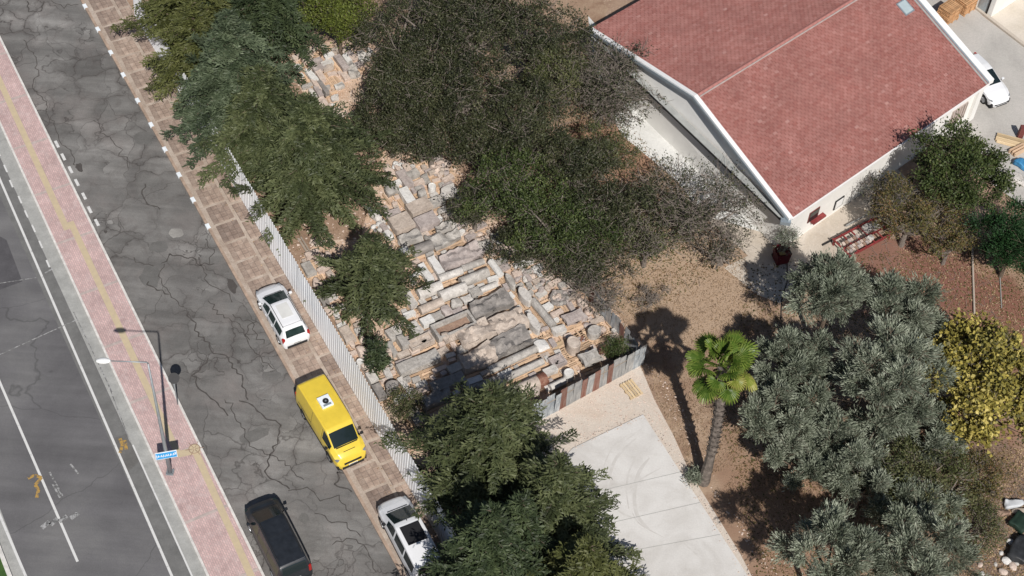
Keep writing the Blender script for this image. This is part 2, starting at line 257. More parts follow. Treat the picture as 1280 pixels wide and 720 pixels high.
# ------------------------------------------------------------------ mesh helpers
def link(name, me, mat=None, parent=None, loc=None, rz=None):
    o = bpy.data.objects.new(name, me); COL.objects.link(o)
    if mat is not None and me is not None and not me.materials: me.materials.append(mat if not isinstance(mat, str) else MT[mat])
    if parent: o.parent = parent
    if loc is not None: o.location = loc
    if rz is not None: o.rotation_euler = (0, 0, rz)
    return o
def tag(o, label=None, cat=None, group=None, kind=None):
    for k, v in (('label', label), ('category', cat), ('group', group), ('kind', kind)):
        if v: o[k] = v
    return o
def empty(name, loc, rz, label, cat, group=None):
    o = bpy.data.objects.new(name, None); COL.objects.link(o); o.location = loc; o.rotation_euler = (0, 0, rz); o.empty_display_size = .3
    return tag(o, label, cat, group)
class MB:
    def __init__(s): s.v = []; s.f = []
    def add(s, vs, fs):
        n = len(s.v); s.v += [tuple(v) for v in vs]; s.f += [tuple(i+n for i in f) for f in fs]; return s
    def box(s, x0, x1, y0, y1, z0, z1, T=None):
        vs = [(x, y, z) for z in (z0, z1) for y in (y0, y1) for x in (x0, x1)]
        if T is not None: vs = [T @ Vector(v) for v in vs]
        return s.add(vs, [(0, 2, 3, 1), (4, 5, 7, 6), (0, 1, 5, 4), (2, 6, 7, 3), (0, 4, 6, 2), (1, 3, 7, 5)])
    def tube(s, pts, rad, n=6, cap=True):
        pts = [Vector(p) for p in pts]; rs = rad if isinstance(rad, (list, tuple)) else [rad]*len(pts); rings = []
        for i, p in enumerate(pts):
            d = (pts[min(i+1, len(pts)-1)]-pts[max(i-1, 0)]); d = d.normalized() if d.length > 1e-6 else Vector((0, 0, 1))
            a = d.orthogonal() if abs(d.z) < .9 else Vector((1, 0, 0)).cross(d); a.normalize(); b = d.cross(a)
            rings.append([p+(a*math.cos(t)+b*math.sin(t))*rs[i] for t in [2*PI*k/n for k in range(n)]])
        vs = [v for r_ in rings for v in r_]; fs = []
        for i in range(len(pts)-1):
            for k in range(n): fs.append((i*n+k, i*n+(k+1) % n, (i+1)*n+(k+1) % n, (i+1)*n+k))
        if cap: fs += [tuple(range(n))[::-1], tuple((len(pts)-1)*n+k for k in range(n))]
        return s.add(vs, fs)
    def prism(s, poly, z0, z1):
        n = len(poly); vs = [(p[0], p[1], z0) for p in poly]+[(p[0], p[1], z1) for p in poly]
        a = sum(poly[i][0]*poly[(i+1) % n][1]-poly[(i+1) % n][0]*poly[i][1] for i in range(n))
        fs = [tuple(range(n))[::-1], tuple(range(n, 2*n))]+[(i, (i+1) % n, n+(i+1) % n, n+i) for i in range(n)]
        if a < 0: fs = [f[::-1] for f in fs]
        return s.add(vs, fs)
    def mesh(s, name='mesh', smooth=False):
        me = bpy.data.meshes.new(name); me.from_pydata(s.v, [], s.f)
        if smooth: me.polygons.foreach_set('use_smooth', [True]*len(me.polygons))
        me.update(); return me
    def build(s, name, mat, parent=None, loc=None, rz=None, smooth=False): return link(name, s.mesh(name, smooth), mat, parent, loc, rz)
def quads_obj(name, V, mat, parent=None, tint=None, loc=None):
    """V: (N,4,3) array of quads -> one mesh"""
    N = len(V); me = bpy.data.meshes.new(name); me.vertices.add(N*4); me.vertices.foreach_set('co', V.reshape(-1).astype(np.float32))
    me.loops.add(N*4); me.loops.foreach_set('vertex_index', np.arange(N*4, dtype=np.int32)); me.polygons.add(N)
    me.polygons.foreach_set('loop_start', np.arange(N, dtype=np.int32)*4)
    if tint is not None:
        a = me.attributes.new('tint', 'FLOAT', 'FACE'); a.data.foreach_set('value', np.clip(tint, 0, 1).astype(np.float32))
    me.update(calc_edges=True); return link(name, me, mat, parent, loc)
def sheet(name, pts, z, mat, thick=0.0, kind='structure', parent=None):
    """flat polygon (world xy points) at height z, a kerbed block if thick"""
    mb = MB(); poly = [(p[0], p[1]) for p in pts]
    if thick: mb.prism(poly, z-thick, z)
    else:
        a = sum(poly[i][0]*poly[(i+1) % len(poly)][1]-poly[(i+1) % len(poly)][0]*poly[i][1] for i in range(len(poly)))
        if a < 0: poly = poly[::-1]
        mb.add([(x, y, z) for x, y in poly], [tuple(range(len(poly)))])
    o = mb.build(name, mat, parent)
    if kind and not parent: o['kind'] = kind
    return o
def ppoly(pp, z=0): return [P(x, y, z) for x, y in pp]
def fit(a, b, z=0.0):
    """world line through two photo points"""
    A = P(*a, z); d = (P(*b, z)-A); return A, d.normalized()
def on(L, s_): return L[0]+L[1]*s_
SD = Vector((math.cos(STA), math.sin(STA), 0)); SN = Vector((-SD.y, SD.x, 0))      # along the street / across, towards the depot
def st(p): return (p.dot(SD), p.dot(SN))
def W(s_, t, z=0): q = SD*s_+SN*t; return Vector((q.x, q.y, z))
# line t positions as functions of s (least squares through two photo points, then extended)
def tline(a, b):
    s0, t0 = st(P(*a)); s1, t1 = st(P(*b)); k = (t1-t0)/(s1-s0)
    return lambda s_: t0+(s_-s0)*k
S0, S1 = st(P(0, -150))[0]-4, st(P(500, 900))[0]+4
def strip(name, fa, fb, z, mat, thick=0.0, s0=None, s1=None, parent=None, kind='structure', n=1):
    s0 = S0 if s0 is None else s0; s1 = S1 if s1 is None else s1
    return sheet(name, [W(s0, fa(s0)), W(s1, fa(s1)), W(s1, fb(s1)), W(s0, fb(s0))], z, mat, thick, kind, parent)
# ------------------------------------------------------------------ ground
g = MB().add([(-1500, -1500, 0), (1500, -1500, 0), (1500, 1500, 0), (-1500, 1500, 0)], [(0, 1, 2, 3)]).build('ground', 'earth'); g['kind'] = 'structure'
L_gut = tline((130, 480), (240, 720)); _k = st(P(33, 720)); L_conc = lambda s_: L_gut(s_)-L_gut(_k[0])+_k[1]; L_green = lambda s_: L_conc(s_)-.85; L_pinkL = tline((38, 240), (258, 720))
L_pinkR = tline((0, 45), (330, 718)); L_kerb = tline((100, 0), (474, 671)); L_fence = tline((208, 88), (537, 653))
off = lambda f, d: (lambda s_: f(s_)+d)
strip('lawn', lambda s_: L_green(s_)-30, L_green, .13, 'lawn', .13)
strip('kerb', L_green, off(L_green, .22), .14, 'white_kerb', .14)
strip('gutter', off(L_green, .22), L_conc, .016, 'gutter')
road = strip('road', L_conc, L_gut, .012, 'road')
strip('gutter', L_gut, L_pinkL, .018, 'gutter')
side = strip('street', L_pinkR, L_kerb, .012, 'asphalt')
pv = strip('pavement', off(L_pinkL, .12), off(L_pinkR, -.13), .12, 'pavers', .12)
strip('kerb', L_pinkL, off(L_pinkL, .12), .125, 'white_kerb', .125); strip('kerb', off(L_pinkR, -.13), L_pinkR, .127, 'white_kerb', .127)
# joints and the tactile strip of the pink pavement
def band(name, a, b, wd, z, mat, parent=None, kind=None, extra=None):
    A = P(*a, z); B = P(*b, z); d = (B-A).normalized(); nn = Vector((-d.y, d.x, 0))*wd/2
    return sheet(name, [A-nn, B-nn, B+nn, A+nn], z, mat, 0, kind, parent)
sj = [st(P((a+c)/2, (b+d)/2))[0] for a, b, c, d in ((100, 370, 147, 353), (128, 434, 167, 420), (160, 497, 197, 483), (195, 575, 246, 555), (230, 656, 290, 631), (20, 195, 45, 180), (5, 110, 30, 105))]
sj = [sj[-1]] + sj[:-1] + [sj[-3]+3.0]
s_step = (sj[5]-sj[1])/4
for k in range(-6, 9):
    sc_ = sj[1]+k*s_step
    sheet('joint', [W(sc_-.09, L_pinkL(sc_)+.13), W(sc_+.09, L_pinkL(sc_)+.13), W(sc_+.09, L_pinkR(sc_)-.14), W(sc_-.09, L_pinkR(sc_)-.14)], .124, 'joint', parent=pv)
band('tactile_strip', (-30, 36), (84, 287), .36, .128, 'tactile', pv); band('tactile_strip', (88, 277), (222, 566), .36, .132, 'tactile', pv)
band('tactile_strip', (222, 568), (250, 562), .42, .136, 'tactile', pv); band('tactile_strip', (245, 566), (330, 756), .36, .140, 'tactile', pv)
# cover with painted mark
mb = MB(); c = P(243, 561, .144); mb.prism([(c.x+.32*math.cos(t), c.y+.32*math.sin(t)) for t in [2*PI*k/16 for k in range(16)]], .141, .150); mb.build('access_cover', 'tactile', pv)
mb = MB()
for r0, r1 in ((.27, .31),):
    for k in range(20):
        a, b = 2*PI*k/20, 2*PI*(k+1)/20
        mb.add([(c.x+r0*math.cos(a), c.y+r0*math.sin(a), .153), (c.x+r1*math.cos(a), c.y+r1*math.sin(a), .153), (c.x+r1*math.cos(b), c.y+r1*math.sin(b), .153), (c.x+r0*math.cos(b), c.y+r0*math.sin(b), .153)], [(0, 1, 2, 3)])
for a in (0, PI/3, 2*PI/3, PI, 4*PI/3, 5*PI/3): mb.box(.05, .5, -.015, .015, .1535, .1545, Matrix.Translation((c.x, c.y, 0)) @ Matrix.Rotation(a+.3, 4, 'Z'))
mb.build('survey_mark', 'brown', pv)
# road paint
Z1 = .018
def line(a, b, wd, mat='paint', z=Z1, parent=None, nm='road_marking'): return band(nm, a, b, wd, z, mat, parent, None if parent else 'structure')
line((-60, 340), (97, 702), .13, parent=road); line((-60, 86), (230, 755), .13, z=.022, parent=road); line((-20, 598), (45, 750), .13, z=.024, parent=road)
line((135, 480), (163, 553), .05, 'faint', .026, road); line((166, 556), (250, 742), .09, 'paint', .026, road); line((92, 390), (140, 490), .05, 'faint', .028, road)
for x, y in ((7, 210), (14, 229), (25, 249), (33, 267), (42, 285), (51, 305), (60, 329), (-2, 190)): line((x-2, y-4), (x+2, y+5), .10, 'paint', .030, road)
line((56, 341), (66, 336), .10, 'faint', .032, road); line((0, 443), (95, 400), .06, 'faint', .034, road); line((0, 354), (45, 347), .05, 'faint', .034, road)
for a, b in (((52, 660), (62, 652)), ((63, 656), (72, 648)), ((88, 648), (98, 641)), ((74, 652), (84, 645))): line(a, b, .26, 'faint', .036, road)
for a, b in (((62, 590), (78, 620)), ((88, 580), (98, 592)), ((66, 605), (75, 622))): line(a, b, .10, 'faint', .038, road)
for pts in (((35, 598), (43, 594), (52, 597)), ((52, 597), (44, 606), (48, 612)), ((48, 612), (46, 622)), ((150, 548), (153, 556), (150, 566)), ((156, 550), (158, 562))):
    for a, b in zip(pts[:-1], pts[1:]): line(a, b, .17, 'orange', .040+.002*random.random(), road)
sheet('asphalt_patch', ppoly([(-20, 285), (8, 300), (28, 352), (-20, 370)]), .016, 'patch_dark', 0, 'structure', road)
sheet('asphalt_patch', ppoly([(142, 548), (165, 540), (176, 575), (160, 590)]), .0155, 'patch_mid', 0, 'structure', road)
strip('shoulder', off(L_gut, -.95), off(L_gut, -.02), .0135, 'shoulder')
# street patches, dashes, stains
def blob(cx, cy, rx, ry, z, seed=0, n=14, rot=0, jag=.25):
    rr = random.Random(seed+int(cx*7+cy*3)); c = P(cx, cy); sc_ = 21.0; out = []
    for k in range(n):
        a = 2*PI*k/n; r_ = 1+rr.uniform(-jag, jag); x = rx/sc_*math.cos(a)*r_; y = ry/sc_*math.sin(a)*r_
        out.append((c.x+x*math.cos(rot)-y*math.sin(rot), c.y+x*math.sin(rot)+y*math.cos(rot)))
    return out
for i, (cx, cy, rx, ry, m) in enumerate(((221, 291, 9, 8, 'patch_pale'), (177, 246, 6, 4, 'patch_mid'), (198, 308, 10, 11, 'patch_mid'), (189, 345, 18, 13, 'patch_mid'), (180, 173, 13, 11, 'patch_mid'), (99, 209, 8, 4, 'crack'), (132, 290, 3, 2, 'crack'), (290, 358, 12, 5, 'crack'), (318, 545, 8, 18, 'patch_mid'), (380, 648, 8, 5, 'patch_mid'))):
    sheet('asphalt_patch', blob(cx, cy, rx, ry, 0, i, rot=STA), .0150+.0004*i, m, 0, 'structure', side)
for x, y in ((71, 180), (79, 196), (88, 212), (96, 228), (105, 245), (112, 262), (121, 278)): line((x-2, y-4), (x+2.2, y+4.2), .17, 'paint', .026, side)
# meandering cracks as narrow recessed-looking strips of tar
def crack(pts, wd, seed):
    rr = random.Random(seed); P_ = [P(*p) for p in pts]; out = []
    for a, b in zip(P_[:-1], P_[1:]):
        m = max(2, int((b-a).length/.22)); nn = Vector((-(b-a).y, (b-a).x, 0)).normalized()
        for k in range(m): out.append(a.lerp(b, k/m)+nn*rr.gauss(0, .09))
    out.append(P_[-1]); mb = MB()
    for i in range(len(out)-1):
        a, b = out[i], out[i+1]; nn = Vector((-(b-a).y, (b-a).x, 0)).normalized()
        w0, w1 = wd*(.5+.9*abs(math.sin(i*1.7+seed)))*.5, wd*(.5+.9*abs(math.sin((i+1)*1.7+seed)))*.5
        mb.add([(a.x-nn.x*w0, a.y-nn.y*w0, .024), (b.x-nn.x*w1, b.y-nn.y*w1, .024), (b.x+nn.x*w1, b.y+nn.y*w1, .024), (a.x+nn.x*w0, a.y+nn.y*w0, .024)], [(0, 1, 2, 3)])
    return mb
CR = [((203, 330), (212, 318), (240, 322), (250, 332), (268, 330)), ((203, 330), (200, 345), (212, 368), (230, 384)), ((165, 325), (180, 331), (192, 333)), ((212, 368), (188, 358), (186, 352)), ((248, 322), (258, 352), (280, 366), (290, 378)), ((262, 375), (280, 398), (300, 405), (312, 425)), ((235, 390), (250, 420), (268, 440), (285, 448), (300, 470), (310, 500)),
      ((30, 50), (45, 75), (48, 95), (40, 110), (55, 125), (62, 150)), ((62, 150), (75, 175), (90, 195), (100, 215)), ((300, 500), (330, 520), (352, 532), (345, 560), (330, 590), (345, 600), (362, 612)), ((360, 612), (390, 610), (400, 625), (420, 622), (438, 640)), ((395, 640), (410, 650), (432, 655), (452, 672)), ((262, 450), (240, 470), (262, 500), (285, 520)),
      ((320, 398), (305, 420), (322, 445), (342, 462)), ((255, 300), (268, 312), (262, 330)), ((410, 560), (430, 590), (418, 605), (440, 615)), ((415, 680), (440, 672), (460, 690), (470, 715)), ((120, 150), (128, 165), (150, 185), (160, 210)), ((33, 2), (36, 14), (52, 14), (55, 2)), ((65, 0), (80, 8), (98, 6)), ((290, 395), (310, 400), (330, 430)), ((180, 230), (178, 250), (200, 262)), ((280, 500), (300, 530), (318, 560), (350, 575), (380, 600))]
mb = MB()
for i, c in enumerate(CR):
    q = crack(c, (.045 if i % 3 else .07), i); mb.add(q.v, q.f)
o = mb.build('asphalt_crack', 'crack', side); o['kind'] = 'stuff'
# white blocks along the kerb and the kerb itself
kr = strip('kerb', L_kerb, off(L_kerb, .16), .12, 'tan_kerb', .12)
L_foot = off(L_fence, 0)
# brown slab pavement: mortar bed with slabs let in
fp = strip('pavement', off(L_kerb, .16), off(L_fence, .05), .10, 'mortar', .10); fp['label'] = 'brown slab pavement with cement joints between the street and the white fence'
for x, y in ((107, 9), (122.5, 38), (139, 67), (154.5, 95), (172.5, 127), (190, 157), (206.5, 188), (224, 220), (242, 251), (261, 284)):
    s_ = st(P(x, y))[0]; t = L_kerb(s_); mb = MB(); T = Matrix.Translation(W(s_, t+.08)) @ Matrix.Rotation(STA+.02, 4, 'Z')
    mb.box(-.20, .20, -.13, .10, .02, .135, T); b_ = mb.build('painted_block', 'sign_white', kr)
slabs = {}
for wv in (0, 1, 2):
    for j in range(3):
        mb = MB(); wd = (1.34, .74, .55)[wv]; r_ = random.Random(j+wv*9)
        pl = [(-.72+r_.uniform(0, .05), -wd/2+r_.uniform(0, .04)), (.72-r_.uniform(0, .05), -wd/2+r_.uniform(0, .03)), (.72-r_.uniform(0, .04), wd/2-r_.uniform(0, .05)), (-.72+r_.uniform(0, .04), wd/2-r_.uniform(0, .03))]
        mb.prism(pl, 0, .028); slabs[wv, j] = mb.mesh('slab')
s_ = S0+8; k = 0
while s_ < S1-4:
    t0 = L_kerb(s_)+.16; t1 = L_fence(s_)+.05; wid = t1-t0
    for wv, tc in ((0, t0+.27+.67), (1, t0+.30+1.34+.14+.37)):
        if tc+.34 > t1: continue
        o = link('slab', slabs[wv, (k*7+wv) % 3], 'slab', fp); o.location = W(s_+random.uniform(-.02, .02)+(.4 if wv else 0), tc, .088); o.rotation_euler = (random.uniform(-.006, .006), random.uniform(-.006, .006), STA+random.uniform(-.01, .01))
    s_ += 1.58; k += 1
# ------------------------------------------------------------------ other grounds
sheet('depot_ground', ppoly([(480, 180), (560, 190), (610, 270), (680, 320), (745, 360), (812, 440), (690, 520), (640, 560), (600, 600), (535, 620), (440, 440), (375, 325), (400, 300), (450, 300)]), .016, 'yard')
sheet('depot_ground', ppoly([(365, 60), (420, 50), (475, 55), (460, 110), (450, 160), (405, 160), (375, 110)]), .016, 'yard')
sheet('soil', ppoly([(150, -60), (700, -60), (690, 60), (720, 200), (745, 360), (812, 440), (690, 520), (640, 640), (600, 800), (560, 720), (545, 645), (290, 205), (200, 60)]), .009, 'earth')
sheet('soil', ppoly([(560, 60), (700, -60), (760, 10), (745, 60), (830, 210), (935, 320), (1100, 300), (1300, 280), (1400, 420), (1400, 860), (960, 800), (925, 700), (870, 605), (820, 500), (812, 440), (745, 360), (640, 260)]), .005, 'dry_grass')
sheet('gravel_ground', ppoly([(650, 540), (683, 519), (800, 457), (818, 500), (842, 545), (862, 590), (893, 640), (925, 692), (960, 760), (1000, 860), (600, 860)]), .020, 'gravel')
pad = sheet('concrete_pad', ppoly([(716, 560), (804, 518), (935, 720), (1000, 825), (660, 870), (640, 640)], .08), .08, 'pad', .08)
def arc(pts, wd, z):
    A = [P(*p, z) for p in pts]; out = []
    for i in range(len(A)-1):
        p0, p1, p2, p3 = A[max(i-1, 0)], A[i], A[i+1], A[min(i+2, len(A)-1)]
        for k in range(6):
            t = k/6; out.append(.5*((2*p1)+(p2-p0)*t+(2*p0-5*p1+4*p2-p3)*t*t+(3*p1-p0-3*p2+p3)*t**3))
    out.append(A[-1]); mb = MB(); vs = []
    for i, p in enumerate(out):
        d = (out[min(i+1, len(out)-1)]-out[max(i-1, 0)]); nn = Vector((-d.y, d.x, 0)).normalized()*wd/2*min(1, .3+i*.15, .3+(len(out)-1-i)*.15); vs += [p-nn, p+nn]
    return mb.add(vs, [(2*i, 2*i+2, 2*i+3, 2*i+1) for i in range(len(out)-1)])
for i, (pp, wd) in enumerate(((((812, 572), (798, 592), (793, 620), (797, 645), (812, 662)), .20), (((805, 560), (788, 585), (783, 610), (786, 636)), .10), (((795, 548), (772, 570), (762, 595), (760, 615)), .17), (((783, 545), (765, 560), (752, 590)), .08), (((803, 535), (780, 552)), .10), (((826, 585), (800, 600), (788, 615)), .08), (((790, 640), (800, 655), (830, 672)), .08), (((760, 620), (775, 640), (800, 650)), .1), (((850, 675), (880, 700), (905, 712)), .12))):
    arc(pp, wd, .0825+.0003*i).build('tyre_mark', 'tyre_mark', pad)
for i, (a, b) in enumerate((((735, 617), (850, 590)), ((757, 655), (875, 628)), ((780, 690), (900, 668)))):
    band('joint', a, b, .03, .0862+i*.0003, 'gutter', pad)
sheet('whitewashed_apron', ppoly([(735, 20), (745, 110), (778, 170), (845, 225), (880, 270), (935, 320), (985, 316), (985, 300)]), .024, 'whitewash')
sheet('concrete_path', ppoly([(880, 270), (935, 320), (905, 335), (945, 368), (975, 380), (1010, 345), (1060, 330), (1105, 270), (1150, 240), (1110, 200), (985, 300)]), .030, 'path')
sheet('court', ppoly([(1080, -80), (1190, -20), (1228, 20), (1300, 75), (1420, 190), (1420, 260), (1290, 265), (1180, 190), (1100, 130)]), .026, 'court')
sheet('beige_court', ppoly([(1180, -60), (1228, 19), (1300, 75), (1420, 190), (1420, -60)]), .036, 'beige_court')
kk = MB(); a = P(1224, 14); b = P(1300, 73); d = (b-a).normalized(); nn = Vector((-d.y, d.x, 0)); mb.v
kk.prism([(a-nn*.12-d*4).xy[:], (b-nn*.12+d*6).xy[:], (b+nn*.12+d*6).xy[:], (a+nn*.12-d*4).xy[:]], 0, .16); o = kk.build('kerb', 'path'); o['kind'] = 'structure'
# scatter: pebbles, dry tufts, leaf litter
def scatter_quads(poly_px, n, size, seed, mode='blade'):
    rs = np.random.RandomState(seed); pts = np.array([list(P(x, y))[:2] for x, y in poly_px]); mn, mx = pts.min(0), pts.max(0); q = []
    def inside(p):
        x, y = p[:, 0], p[:, 1]; c = np.zeros(len(p), bool); j = len(pts)-1
        for i in range(len(pts)):
            xi, yi = pts[i]; xj, yj = pts[j]; c ^= ((yi > y) != (yj > y)) & (x < (xj-xi)*(y-yi)/(yj-yi+1e-9)+xi); j = i
        return c
    p = rs.uniform(mn, mx, (n*4, 2)); p = p[inside(p)][:n]; N = len(p)
    c = np.c_[p, np.full(N, .03)]; a = rs.randn(N, 3); nn = rs.randn(N, 3)
    if mode == 'blade': a[:, 2] = np.abs(a[:, 2])*.6+.3; l = size*rs.uniform(.5, 1.4, N); wd = l*.14; c[:, 2] += l*.25
    else: a[:, 2] *= .12; nn = nn*.25+np.array([0, 0, 1]); l = size*rs.uniform(.4, 1.5, N); wd = l*rs.uniform(.5, .9, N); c[:, 2] += .02
    return diamonds(c, a, nn, l, wd), rs.uniform(0, 1, N)
def diamonds(c, a, nrm, l, wd):
    a = a/np.linalg.norm(a, axis=1, keepdims=True); b = np.cross(nrm, a); b /= (np.linalg.norm(b, axis=1, keepdims=True)+1e-9)
    l = np.broadcast_to(np.asarray(l, float), (len(c),))[:, None]; wd = np.broadcast_to(np.asarray(wd, float), (len(c),))[:, None]
    return np.stack([c-a*l/2, c+b*wd/2+a*l*.08, c+a*l/2, c-b*wd/2+a*l*.08], 1)
V, T_ = scatter_quads([(745, 350), (930, 320), (945, 370), (1000, 420), (900, 620), (960, 720), (1100, 720), (1100, 520), (870, 600), (810, 480)], 26000, .15, 3)
o = quads_obj('dry_grass', V, MT['straw'], None, T_); o['kind'] = 'stuff'
V, T_ = scatter_quads([(690, 120), (830, 200), (860, 300), (760, 350), (640, 250), (560, 180)], 9000, .14, 4); o = quads_obj('dry_grass', V, MT['straw'], None, T_); o['kind'] = 'stuff'
V, T_ = scatter_quads([(1120, 300), (1280, 290), (1290, 420), (1230, 520), (1120, 560)], 6000, .09, 5, 'flat'); o = quads_obj('leaf_litter', V, MT['straw'], None, T_); o['kind'] = 'stuff'
V, T_ = scatter_quads([(1180, 560), (1300, 560), (1300, 740), (1160, 740)], 7000, .10, 6, 'flat'); o = quads_obj('leaf_litter', V, MT['straw'], None, T_); o['kind'] = 'stuff'
# dirt washed over the slab pavement
V, T_ = scatter_quads([(190, 62), (540, 660), (520, 690), (170, 60)], 1200, .07, 9, 'flat'); V[:, :, 2] += .10; o = quads_obj('leaf_litter', V, MT['straw'], None, T_); o['kind'] = 'stuff'
def pebbles(poly, n, seed, mat, s0=.05, s1=.16, z=.02):
    V, _ = scatter_quads(poly, n, .1, seed, 'flat'); C = V.mean(1); rs = np.random.RandomState(seed); mb = MB()
    for p in C:
        r_ = rs.uniform(s0, s1)*rs.uniform(.5, 1); a = rs.uniform(0, PI); k = 5
        base = [(p[0]+r_*math.cos(a+2*PI*i/k)*rs.uniform(.7, 1.1), p[1]+r_*math.sin(a+2*PI*i/k)*rs.uniform(.7, 1.1), z-.01) for i in range(k)]
        mb.add(base+[(p[0]+rs.uniform(-.3, .3)*r_, p[1]+rs.uniform(-.3, .3)*r_, z+r_*.6)], [(i, (i+1) % k, k) for i in range(k)])
    o = mb.build('gravel', mat); o['kind'] = 'stuff'
pebbles([(650, 540), (683, 519), (800, 457), (862, 590), (960, 760), (935, 720), (805, 515), (716, 556)], 1500, 21, 'pink', .02, .07, .03)
pebbles([(800, 440), (880, 600), (960, 720), (975, 720), (900, 610), (850, 500)], 500, 22, 'pink', .03, .09, .02)
pebbles([(370, 60), (470, 60), (600, 230), (780, 400), (800, 440), (690, 505), (560, 620), (400, 380), (300, 200)], 2600, 23, 'pink', .03, .13, .03)
# ------------------------------------------------------------------ building
from mathutils import noise as mn
EZ = 3.4; RZ = 5.3
E1, E2, E3 = P(740, 35, EZ), P(990, 272, EZ), P(1236, 104, EZ); UU = E3-E2; E4 = E1+UU
R1 = P(871, 119, RZ); R2 = R1+UU; ud = UU.normalized()
bld = empty('building', Vector(((E1.x+E3.x)/2, (E1.y+E3.y)/2, 0)), 0, 'low white building with a wide red shingle gable roof and grey ledge', 'building')
BL = bld.location.copy()
def bpart(mb, name, mat, parent=None, smooth=False):
    mb.v = [(x-BL.x, y-BL.y, z) for x, y, z in mb.v]; return mb.build(name, mat, parent or bld, smooth=smooth)
gd = (E1-E2).normalized(); nS = Vector((ud.y, -ud.x, 0)); nS = nS if nS.dot(E2-E1) > 0 else -nS
ins = .32
A, B, C, D = E2-nS*ins+ud*.12, E3-nS*ins-ud*.12, E4+nS*ins-ud*.12, E1+nS*ins+ud*.12
Ra, Rb = R1+ud*.12, R2-ud*.12
mb = MB(); zt = EZ-.10
def z_(v, z): return (v.x, v.y, z)
mb.add([z_(A, 0), z_(B, 0), z_(C, 0), z_(D, 0), z_(A, zt), z_(B, zt), z_(C, zt), z_(D, zt), z_(Ra, RZ-.16), z_(Rb, RZ-.16)],
       [(0, 1, 5, 4), (1, 2, 6, 9, 5), (2, 3, 7, 6), (3, 0, 4, 8, 7), (4, 5, 9, 8), (6, 7, 8, 9)])
bpart(mb, 'wall', 'white_wall')
mb = MB(); th = .09
for a, b, c, d in ((E2, E3, R2, R1), (E4, E1, R1, R2)):
    lo = [z_(v, v.z-th) for v in (a, b, c, d)]; mb.add([tuple(a), tuple(b), tuple(c), tuple(d)]+lo, [(0, 1, 2, 3), (7, 6, 5, 4), (0, 4, 5, 1), (2, 6, 7, 3), (1, 5, 6, 2), (3, 7, 4, 0)])
roof = bpart(mb, 'roof', 'dark_red')
rs = np.random.RandomState(5); Q = []; TT = []
for a, b, c, d in ((E2, E3, R2, R1), (E4, E1, R1, R2)):
    up = d-a; n_c = int(up.length/.19); al = (b-a); n_t = int(al.length/.34)
    nrm = al.cross(up).normalized()
    for i in range(n_c):
        sh = (i % 2)*.5+rs.uniform(-.05, .05)
        for j in range(-1, n_t+1):
            u0, u1 = max(0, (j+sh)/n_t+.0008), min(1, (j+1+sh)/n_t-.0008)
            if u1-u0 < .002: continue
            v0, v1 = i/n_c, min(1, (i+1.05)/n_c); h0 = .030+rs.uniform(0, .012)
            p = [a+al*u0+up*v0+nrm*h0, a+al*u1+up*v0+nrm*(h0+rs.uniform(-.004, .004)), a+al*u1+up*v1+nrm*.010, a+al*u0+up*v1+nrm*.010]
            Q.append([list(x-BL) for x in p]); Q.append([list(p[0]-BL-nrm*h0*.9), list(p[1]-BL-nrm*h0*.9), list(p[1]-BL), list(p[0]-BL)]); t = rs.beta(2, 2.6); TT += [t, t]
o = quads_obj('shingles', np.array(Q), MT['shingle'], roof, np.array(TT)); o['kind'] = 'stuff'
# ridge caps, laid tile by tile, with a pale mortar seam beside them
n_r = int(UU.length/.42); cap = MB()
for k, (x0, x1, y, z) in enumerate(((-.21, .19, .13, -.03), )):
    cap.add([(x0, -y, z), (x1, -y, z+.012), (x1, 0, .035), (x0, 0, .02), (x1, y, z+.012), (x0, y, z)], [(0, 1, 2, 3), (3, 2, 4, 5)])
capm = cap.mesh('ridge_tile')
for k in range(n_r):
    o = link('ridge_tile', capm, 'ridge', roof, R1+ud*(.25+k*.42)+Vector((0, 0, .05))-BL, math.atan2(ud.y, ud.x))
def beam(name, a, b, wd, z0, z1, mat, parent=None, sl=0):
    """box from a to b (z follows a.z, b.z) of width wd, from z0 to z1 relative"""
    d = (b-a); nn = Vector((-d.y, d.x, 0)).normalized()*wd/2; m = MB(); vs = []
    for p in (a, b):
        for s1, zz in ((-1, z0), (1, z0), (1, z1), (-1, z1)): vs.append((p.x+nn.x*s1, p.y+nn.y*s1, p.z+zz))
    m.add(vs, [(0, 1, 2, 3), (7, 6, 5, 4), (0, 4, 5, 1), (1, 5, 6, 2), (2, 6, 7, 3), (3, 7, 4, 0)]); return bpart(m, name, mat, parent)
beam('ridge_seam', R1+nS*.20-ud*.0, R2+nS*.20, .07, -.02, .045, 'joint', roof)
for a, b in ((E2, R1), (E1, R1)):
    beam('bargeboard', a-ud*.10, b-ud*.10, .28, -.22, .06, 'trim', roof); beam('drip_edge', a-ud*.31, b-ud*.31, .05, -.20, .02, 'gutter_metal', roof)
for a, b in ((E3, R2), (E4, R2)):
    beam('bargeboard', a+ud*.26, b+ud*.26, .42, -.22, .10, 'trim', roof); beam('gutter', a-ud*.02, b-ud*.02, .10, -.05, .055, 'gutter_metal', roof); beam('gutter', a-ud*.20, b-ud*.20, .12, -.05, .058, 'ledge', roof)
beam('gutter', E2+nS*.05, E3+nS*.05, .10, -.12, -.03, 'trim', roof)
beam('corner_box', E2-ud*.55-nS*.35, E2-ud*.18+nS*.12, .34, -.34, -.10, 'gutter_metal', roof)
wn = Vector((-gd.y, gd.x, 0)); wn = wn if wn.dot(ud) < 0 else -wn
zl = 3.05
a0 = z_(A, zl); a1 = z_(D, zl)
beam('ledge', Vector(a0)+wn*.22, Vector(a1)+wn*.22, .44, -.10, 0, 'ledge'); beam('drip_edge', Vector(a0)+wn*.46, Vector(a1)+wn*.46, .04, -.14, -.01, 'dark')
